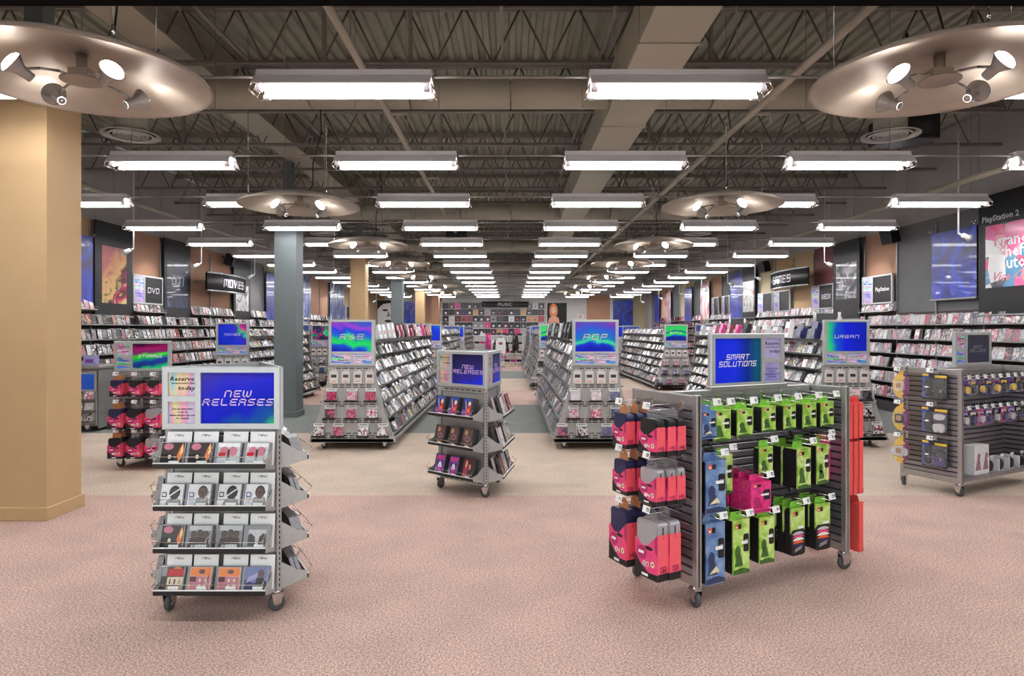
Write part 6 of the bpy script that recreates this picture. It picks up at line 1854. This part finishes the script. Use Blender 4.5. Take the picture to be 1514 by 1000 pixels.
# ================================================================== back wall: shirts, banner, posters
FBK = Face(0, YB - 0.012, 0)
SHC = ['black'] * 9 + ['magenta', 'black', 'grey', 'white', 'maroon', 'navy', 'gold', 'dark', 'rose', 'lgrey']
rs = random.Random(21)
SHM = {}
def folded_shirt(c, k):
    if (c, k) not in SHM:
        a = MB().box(-0.167, 0.167, -0.03, 0, 0, 0.335, b=0.006).path([(-0.06, -0.032, 0.325), (-0.04, -0.034, 0.30), (0.0, -0.034, 0.29), (0.04, -0.034, 0.30), (0.06, -0.032, 0.325)], 0.008, 5).mesh('folded_shirt', [P[c]])
        rr = random.Random(k * 7 + len(c))
        ink = P['white'] if c in ('black', 'navy', 'dark', 'maroon', 'grey') and k % 3 else P[['rose', 'gold', 'lgrey', 'dark'][k % 4]]
        b = MB().prism(ell(rr.uniform(-.02, .02), 0.14, rr.uniform(.04, .09), rr.uniform(.025, .07), 9), -0.0325, -0.031).rect(-0.06, 0.06, 0.06, 0.075, -0.0325).mesh('print', [ink])
        SHM[(c, k)] = (a, b)
    return SHM[(c, k)]
NT = 17
for r, z in enumerate((2.78, 2.41, 2.03, 1.66, 1.28)):
    for i in range(NT):
        x = -3.75 + i * 0.345
        if r == 0 and -1.65 < x < 1.05:
            continue
        if r == 4 and (i < 3 or i > 12):
            continue
        c = rs.choice(SHC)
        k = rs.randrange(6)
        a, b = folded_shirt(c, k)
        t = thing('folded_shirt', f'folded {c} T-shirt, {ORD[i]} from the left in the {ORD[r]} row of the back wall', 'T-shirt', M=FBK.m(x, 0.05, z), group='folded T-shirts on the back wall')
        ob('shirt', a, t)
        ob('print', b, t)
t = thing('shirt_display', 'white slatted display wall holding the folded T-shirts at the back', 'display', M=FBK.m(-1.0, 0, 0))
MB().box(-3.05, 3.05, -0.03, 0.0, 0.0, 3.2, b=0.004).build('back_board', [PAINT], t)
for z in (2.78, 2.41, 2.03, 1.66, 1.28):
    MB().box(-3.05, 3.05, -0.10, -0.03, z - 0.02, z - 0.001, b=0.003).build('shelf', [WHITE], t)
banner(Face(-0.32, YB - 0.05, 0), 'bowed black banner reading MUSIC on the back wall', 'MUSIC', 2.86, 0.34, 2.7, 0.15, LETW, 0.12, 0.0, False)
t = poster(FBK, 2.68, 1.95, 3.12, 1.12, 'dark poster of a long-haired woman right of the back wall T-shirts', PBLK, out=0.05, rail=False)
m = MB()
m.flat(ell(-0.2, 0.72, 0.24, 0.42, 16), -0.0025, 0)
m.flat([(-0.52, 0.02), (0.16, 0.02), (0.08, 0.3), (-0.1, 0.42), (-0.3, 0.42), (-0.46, 0.28)], -0.003, 1)
m.flat(ell(-0.2, 0.74, 0.125, 0.2, 14), -0.0035, 2)
for q in (-1, 1):
    m.flat(ell(-0.2 + q * 0.05, 0.78, 0.026, 0.014, 8), -0.004, 3)
m.flat(ell(-0.2, 0.64, 0.04, 0.015, 8), -0.004, 4)
m.build('portrait', [P['orange'], P['peach'], P['cream'], P['dark'], P['red']], t)
t = poster(FBK, -7.05, 1.62, 3.3, 1.3, 'black and white face poster at the left end of the back wall', P['white'], out=0.05, rail=False)
m = MB()
m.flat([(-0.65, 1.66), (-0.65, 1.1), (-0.5, 1.3), (-0.3, 1.45), (0.1, 1.5), (0.4, 1.4), (0.64, 1.5), (0.64, 1.66)], -0.003, 0)
m.flat([(0.0, 0.02), (0.64, 0.02), (0.64, 1.3), (0.5, 0.9), (0.3, 0.4)], -0.003, 0)
m.flat(ell(-0.2, 1.08, 0.17, 0.06), -0.0035, 0)
m.flat(ell(0.28, 1.12, 0.15, 0.055), -0.0035, 0)
m.flat([(-0.02, 1.05), (0.14, 0.72), (-0.14, 0.7)], -0.0035, 1)
m.flat(ell(-0.02, 0.45, 0.22, 0.075), -0.0035, 0)
m.build('portrait', [P['black'], P['grey']], t)
poster(FBK, -5.75, 1.95, 3.2, 0.9, 'glossy blue poster behind the second slate column at the back', GLOSSB, out=0.05, rail=False)
poster(FBK, 6.5, 1.75, 3.3, 1.15, 'glossy blue poster at the right end of the back wall', GLOSSB, out=0.05, rail=False)
t = thing('exit_sign', 'small white EXIT sign with red letters on the back wall', 'sign', M=FBK.m(4.03, 0.03, 2.22))
MB().box(-0.18, 0.18, -0.05, 0.02, 0, 0.22, b=0.008).build('housing', [WHITE], t)
stroke_mesh(MB(), 'EXIT', 0, 0.11, 0.12, 0.05, 0.022, -0.052, 0, 0, 'c', 1.6).build('lettering', [P['red']], t)

# clothes and shelves in front of the back wall
def shirt_on_stand(x, y, z, body, sleeve, label, ang=0.0):
    t = thing('hanging_shirt', label, 'shirt', x, y, ang, z)
    MB().prism([(-0.2, -0.62), (0.2, -0.62), (0.21, -0.1), (0.17, 0.0), (0.07, 0.04), (-0.07, 0.04), (-0.17, 0.0), (-0.21, -0.1)], -0.07, 0.07).build('body', [P[body]], t)
    for s in (-1, 1):
        MB().tube((s * 0.15, 0, -0.04), (s * 0.27, -0.01, -0.25), 0.07, 10, 0, 0.055).tube((s * 0.27, -0.01, -0.25), (s * 0.31, -0.03, -0.55), 0.055, 10, 0, 0.045).build('sleeve', [P[sleeve]], t)
    MB().lathe([(0.075, 0.0), (0.07, 0.03)], 14, 0, T(0, 0, 0.03), caps=False).build('collar', [P[sleeve]], t)
    if body == 'white':
        MB().prism(ell(0, -0.2, 0.09, 0.06, 12), -0.074, -0.07).build('print', [P['rose']], t)
    MB().tube((0, 0, 0.04), (0, 0, -z + 0.01), 0.015, 8).lathe([(0.2, -z + 0.0), (0.2, -z + 0.02), (0.03, -z + 0.03)], 20).build('stand', [CHROME], t)
shirt_on_stand(-0.42, 27.5, 1.2, 'white', 'black', 'white raglan shirt with black sleeves on a stand down the centre aisle')
shirt_on_stand(0.2, 28.2, 1.28, 'black', 'black', 'black shirt on a stand down the centre aisle', 1.25)
shirt_on_stand(-1.0, 29.2, 1.28, 'magenta', 'magenta', 'magenta shirt on a stand down the centre aisle', -1.3)
for i, (x, y) in enumerate(((-1.35, 31.5), (0.12, 30.0), (-0.6, 33.5), (1.4, 33.0))):
    t = thing('cube_shelf', f'white cube shelf of folded clothes, {ORD[i]} of four before the back wall', 'shelf', x, y, 0, 0, 'cube shelves before the back wall')
    for xx in (-0.45, 0.43):
        MB().box(xx, xx + 0.02, -0.2, 0.2, 0.0, 1.3).build('side_panel', [WHITE], t)
    for z in (0.08, 0.48, 0.88, 1.28):
        MB().box(-0.43, 0.43, -0.2, 0.2, z, z + 0.02).build('shelf_board', [WHITE], t)
    for k, z in enumerate((0.10, 0.50, 0.90, 1.30)):
        for j in range(3):
            c = rs.choice(['black', 'navy', 'white', 'magenta', 'dark', 'black'])
            s = thing('shirt_pile', f'pile of {c} folded shirts, {ORD[j]} along on the {ORD[k]} board of the {ORD[i]} cube shelf', 'clothes', x - 0.28 + j * 0.28, y - 0.02, 0, z, 'folded shirts on the cube shelves')
            pc = MB().box(-0.12, 0.12, -0.16, 0.14, 0, 0.026, 0, None, 0.008).mesh('folded_shirt', [P[c]])
            for q in range(4):
                ob('folded_shirt', pc, s, T(rs.uniform(-.008, .008), 0, q * 0.027))

# ------------------------------------------------------------------ steel counter with disc racks, behind the tan column
t = thing('service_counter', 'long steel-topped counter behind the tan column', 'counter', -6.72, 10.42, 0)
MB().box(-0.55, 0.30, -0.3, 0.4, 0.98, 1.03, b=0.006).build('counter_top', [STEEL], t)
MB().box(-0.53, 0.26, -0.24, 0.36, 0.08, 0.98, b=0.004).build('carcass', [PAINT], t)
MB().box(0.262, 0.272, -0.26, 0.38, 0.05, 0.98).build('end_panel', [STEEL], t)
for j in range(2):
    x = -0.52 + j * 0.39
    MB().box(x, x + 0.37, -0.256, -0.24, 0.1, 0.96, b=0.003).build('door', [STEEL], t)
for j in range(2):
    F = Face(-6.98 + j * 0.36, 10.12, 0)
    r = thing('disc_rack', f'wire disc rack hung on the steel counter, {ORD[j]} from the tan column', 'rack', M=F.m(0, 0, 0), group='disc racks on the counter')
    MB().box(-0.16, 0.16, 0.0, 0.012, 0.12, 0.93).build('back_panel', [PAINT], r)
    MB().rect(-0.13, 0.13, 0.66, 0.9, -0.001).build('blue_print', [pm('bright_blue', 30, 90, 200)], r)
    for k, z in enumerate((0.5, 0.33, 0.16)):
        s = MB().box(-0.16, 0.16, -0.12, 0.0, z, z + 0.006).path([(-0.16, -0.12, z + 0.05), (0.16, -0.12, z + 0.05)], 0.004).path([(-0.16, -0.12, z), (-0.16, -0.12, z + 0.05)], 0.004).path([(0.16, -0.12, z), (0.16, -0.12, z + 0.05)], 0.004)
        s.build('shelf', [WIRE], r)
        for q in range(2):
            tag(ob('compact_disc', CDP_ME if q else CD_ME, None, F.m(-0.076 + 0.152 * q, 0.05, z + 0.008, 0.25)), f'CD, {["left", "right"][q]} on the {ORD[k]} shelf of the {ORD[j]} counter rack', 'CD', 'CDs in the counter racks')
    castor(r, 0, 0.04, 0.3)
t = thing('counter_box', 'lilac box standing on the steel counter', 'box', -6.75, 10.45, 0.1, 1.031)
MB().box(-0.09, 0.09, -0.06, 0.06, 0, 0.14, b=0.004).build('carton', [P['lilac']], t)
MB().rect(-0.06, 0.06, 0.03, 0.09, -0.0606).build('print', [P['purple']], t)

# ------------------------------------------------------------------ game demo kiosks by the right wall
for i, (x, y, lab) in enumerate(((5.55, 11.4, 'nearer'), (6.35, 18.2, 'farther'))):
    t = thing('game_kiosk', f'game demo kiosk with white bowed arms near the right wall, {lab} of two', 'kiosk', x, y, math.radians(-12))
    for s in (-1, 1):
        pts = [(s * 0.2, 0.12 + 0.30 * math.sin(q / 8 * PI * 0.55) - 0.34, 0.05 + 1.85 * q / 8) for q in range(9)]
        MB().path([(a, b - 0.1, c) for a, b, c in pts], 0.024, 8).build('bowed_arm', [WHM], t)
    pan = MB().add([(-0.18, -0.02, 1.45), (0.18, -0.02, 1.45), (0.18, 0.1, 1.88), (-0.18, 0.1, 1.88), (-0.18, 0.03, 1.43), (0.18, 0.03, 1.43), (0.18, 0.15, 1.86), (-0.18, 0.15, 1.86)],
                   [(0, 1, 2, 3), (7, 6, 5, 4), (1, 5, 6, 2), (4, 0, 3, 7), (3, 2, 6, 7), (0, 4, 5, 1)])
    pan.build('screen_panel', [BLACK], t)
    MB().box(-0.19, 0.19, -0.16, 0.12, 0.0, 0.95, b=0.02).box(-0.17, 0.17, -0.2, 0.1, 0.95, 1.42, 1, None, 0.02).build('cabinet', [PAINT, P['navy']], t)
    MB().box(-0.17, 0.17, -0.3, -0.16, 0.92, 0.96, b=0.008).build('controller_shelf', [BLACK], t)
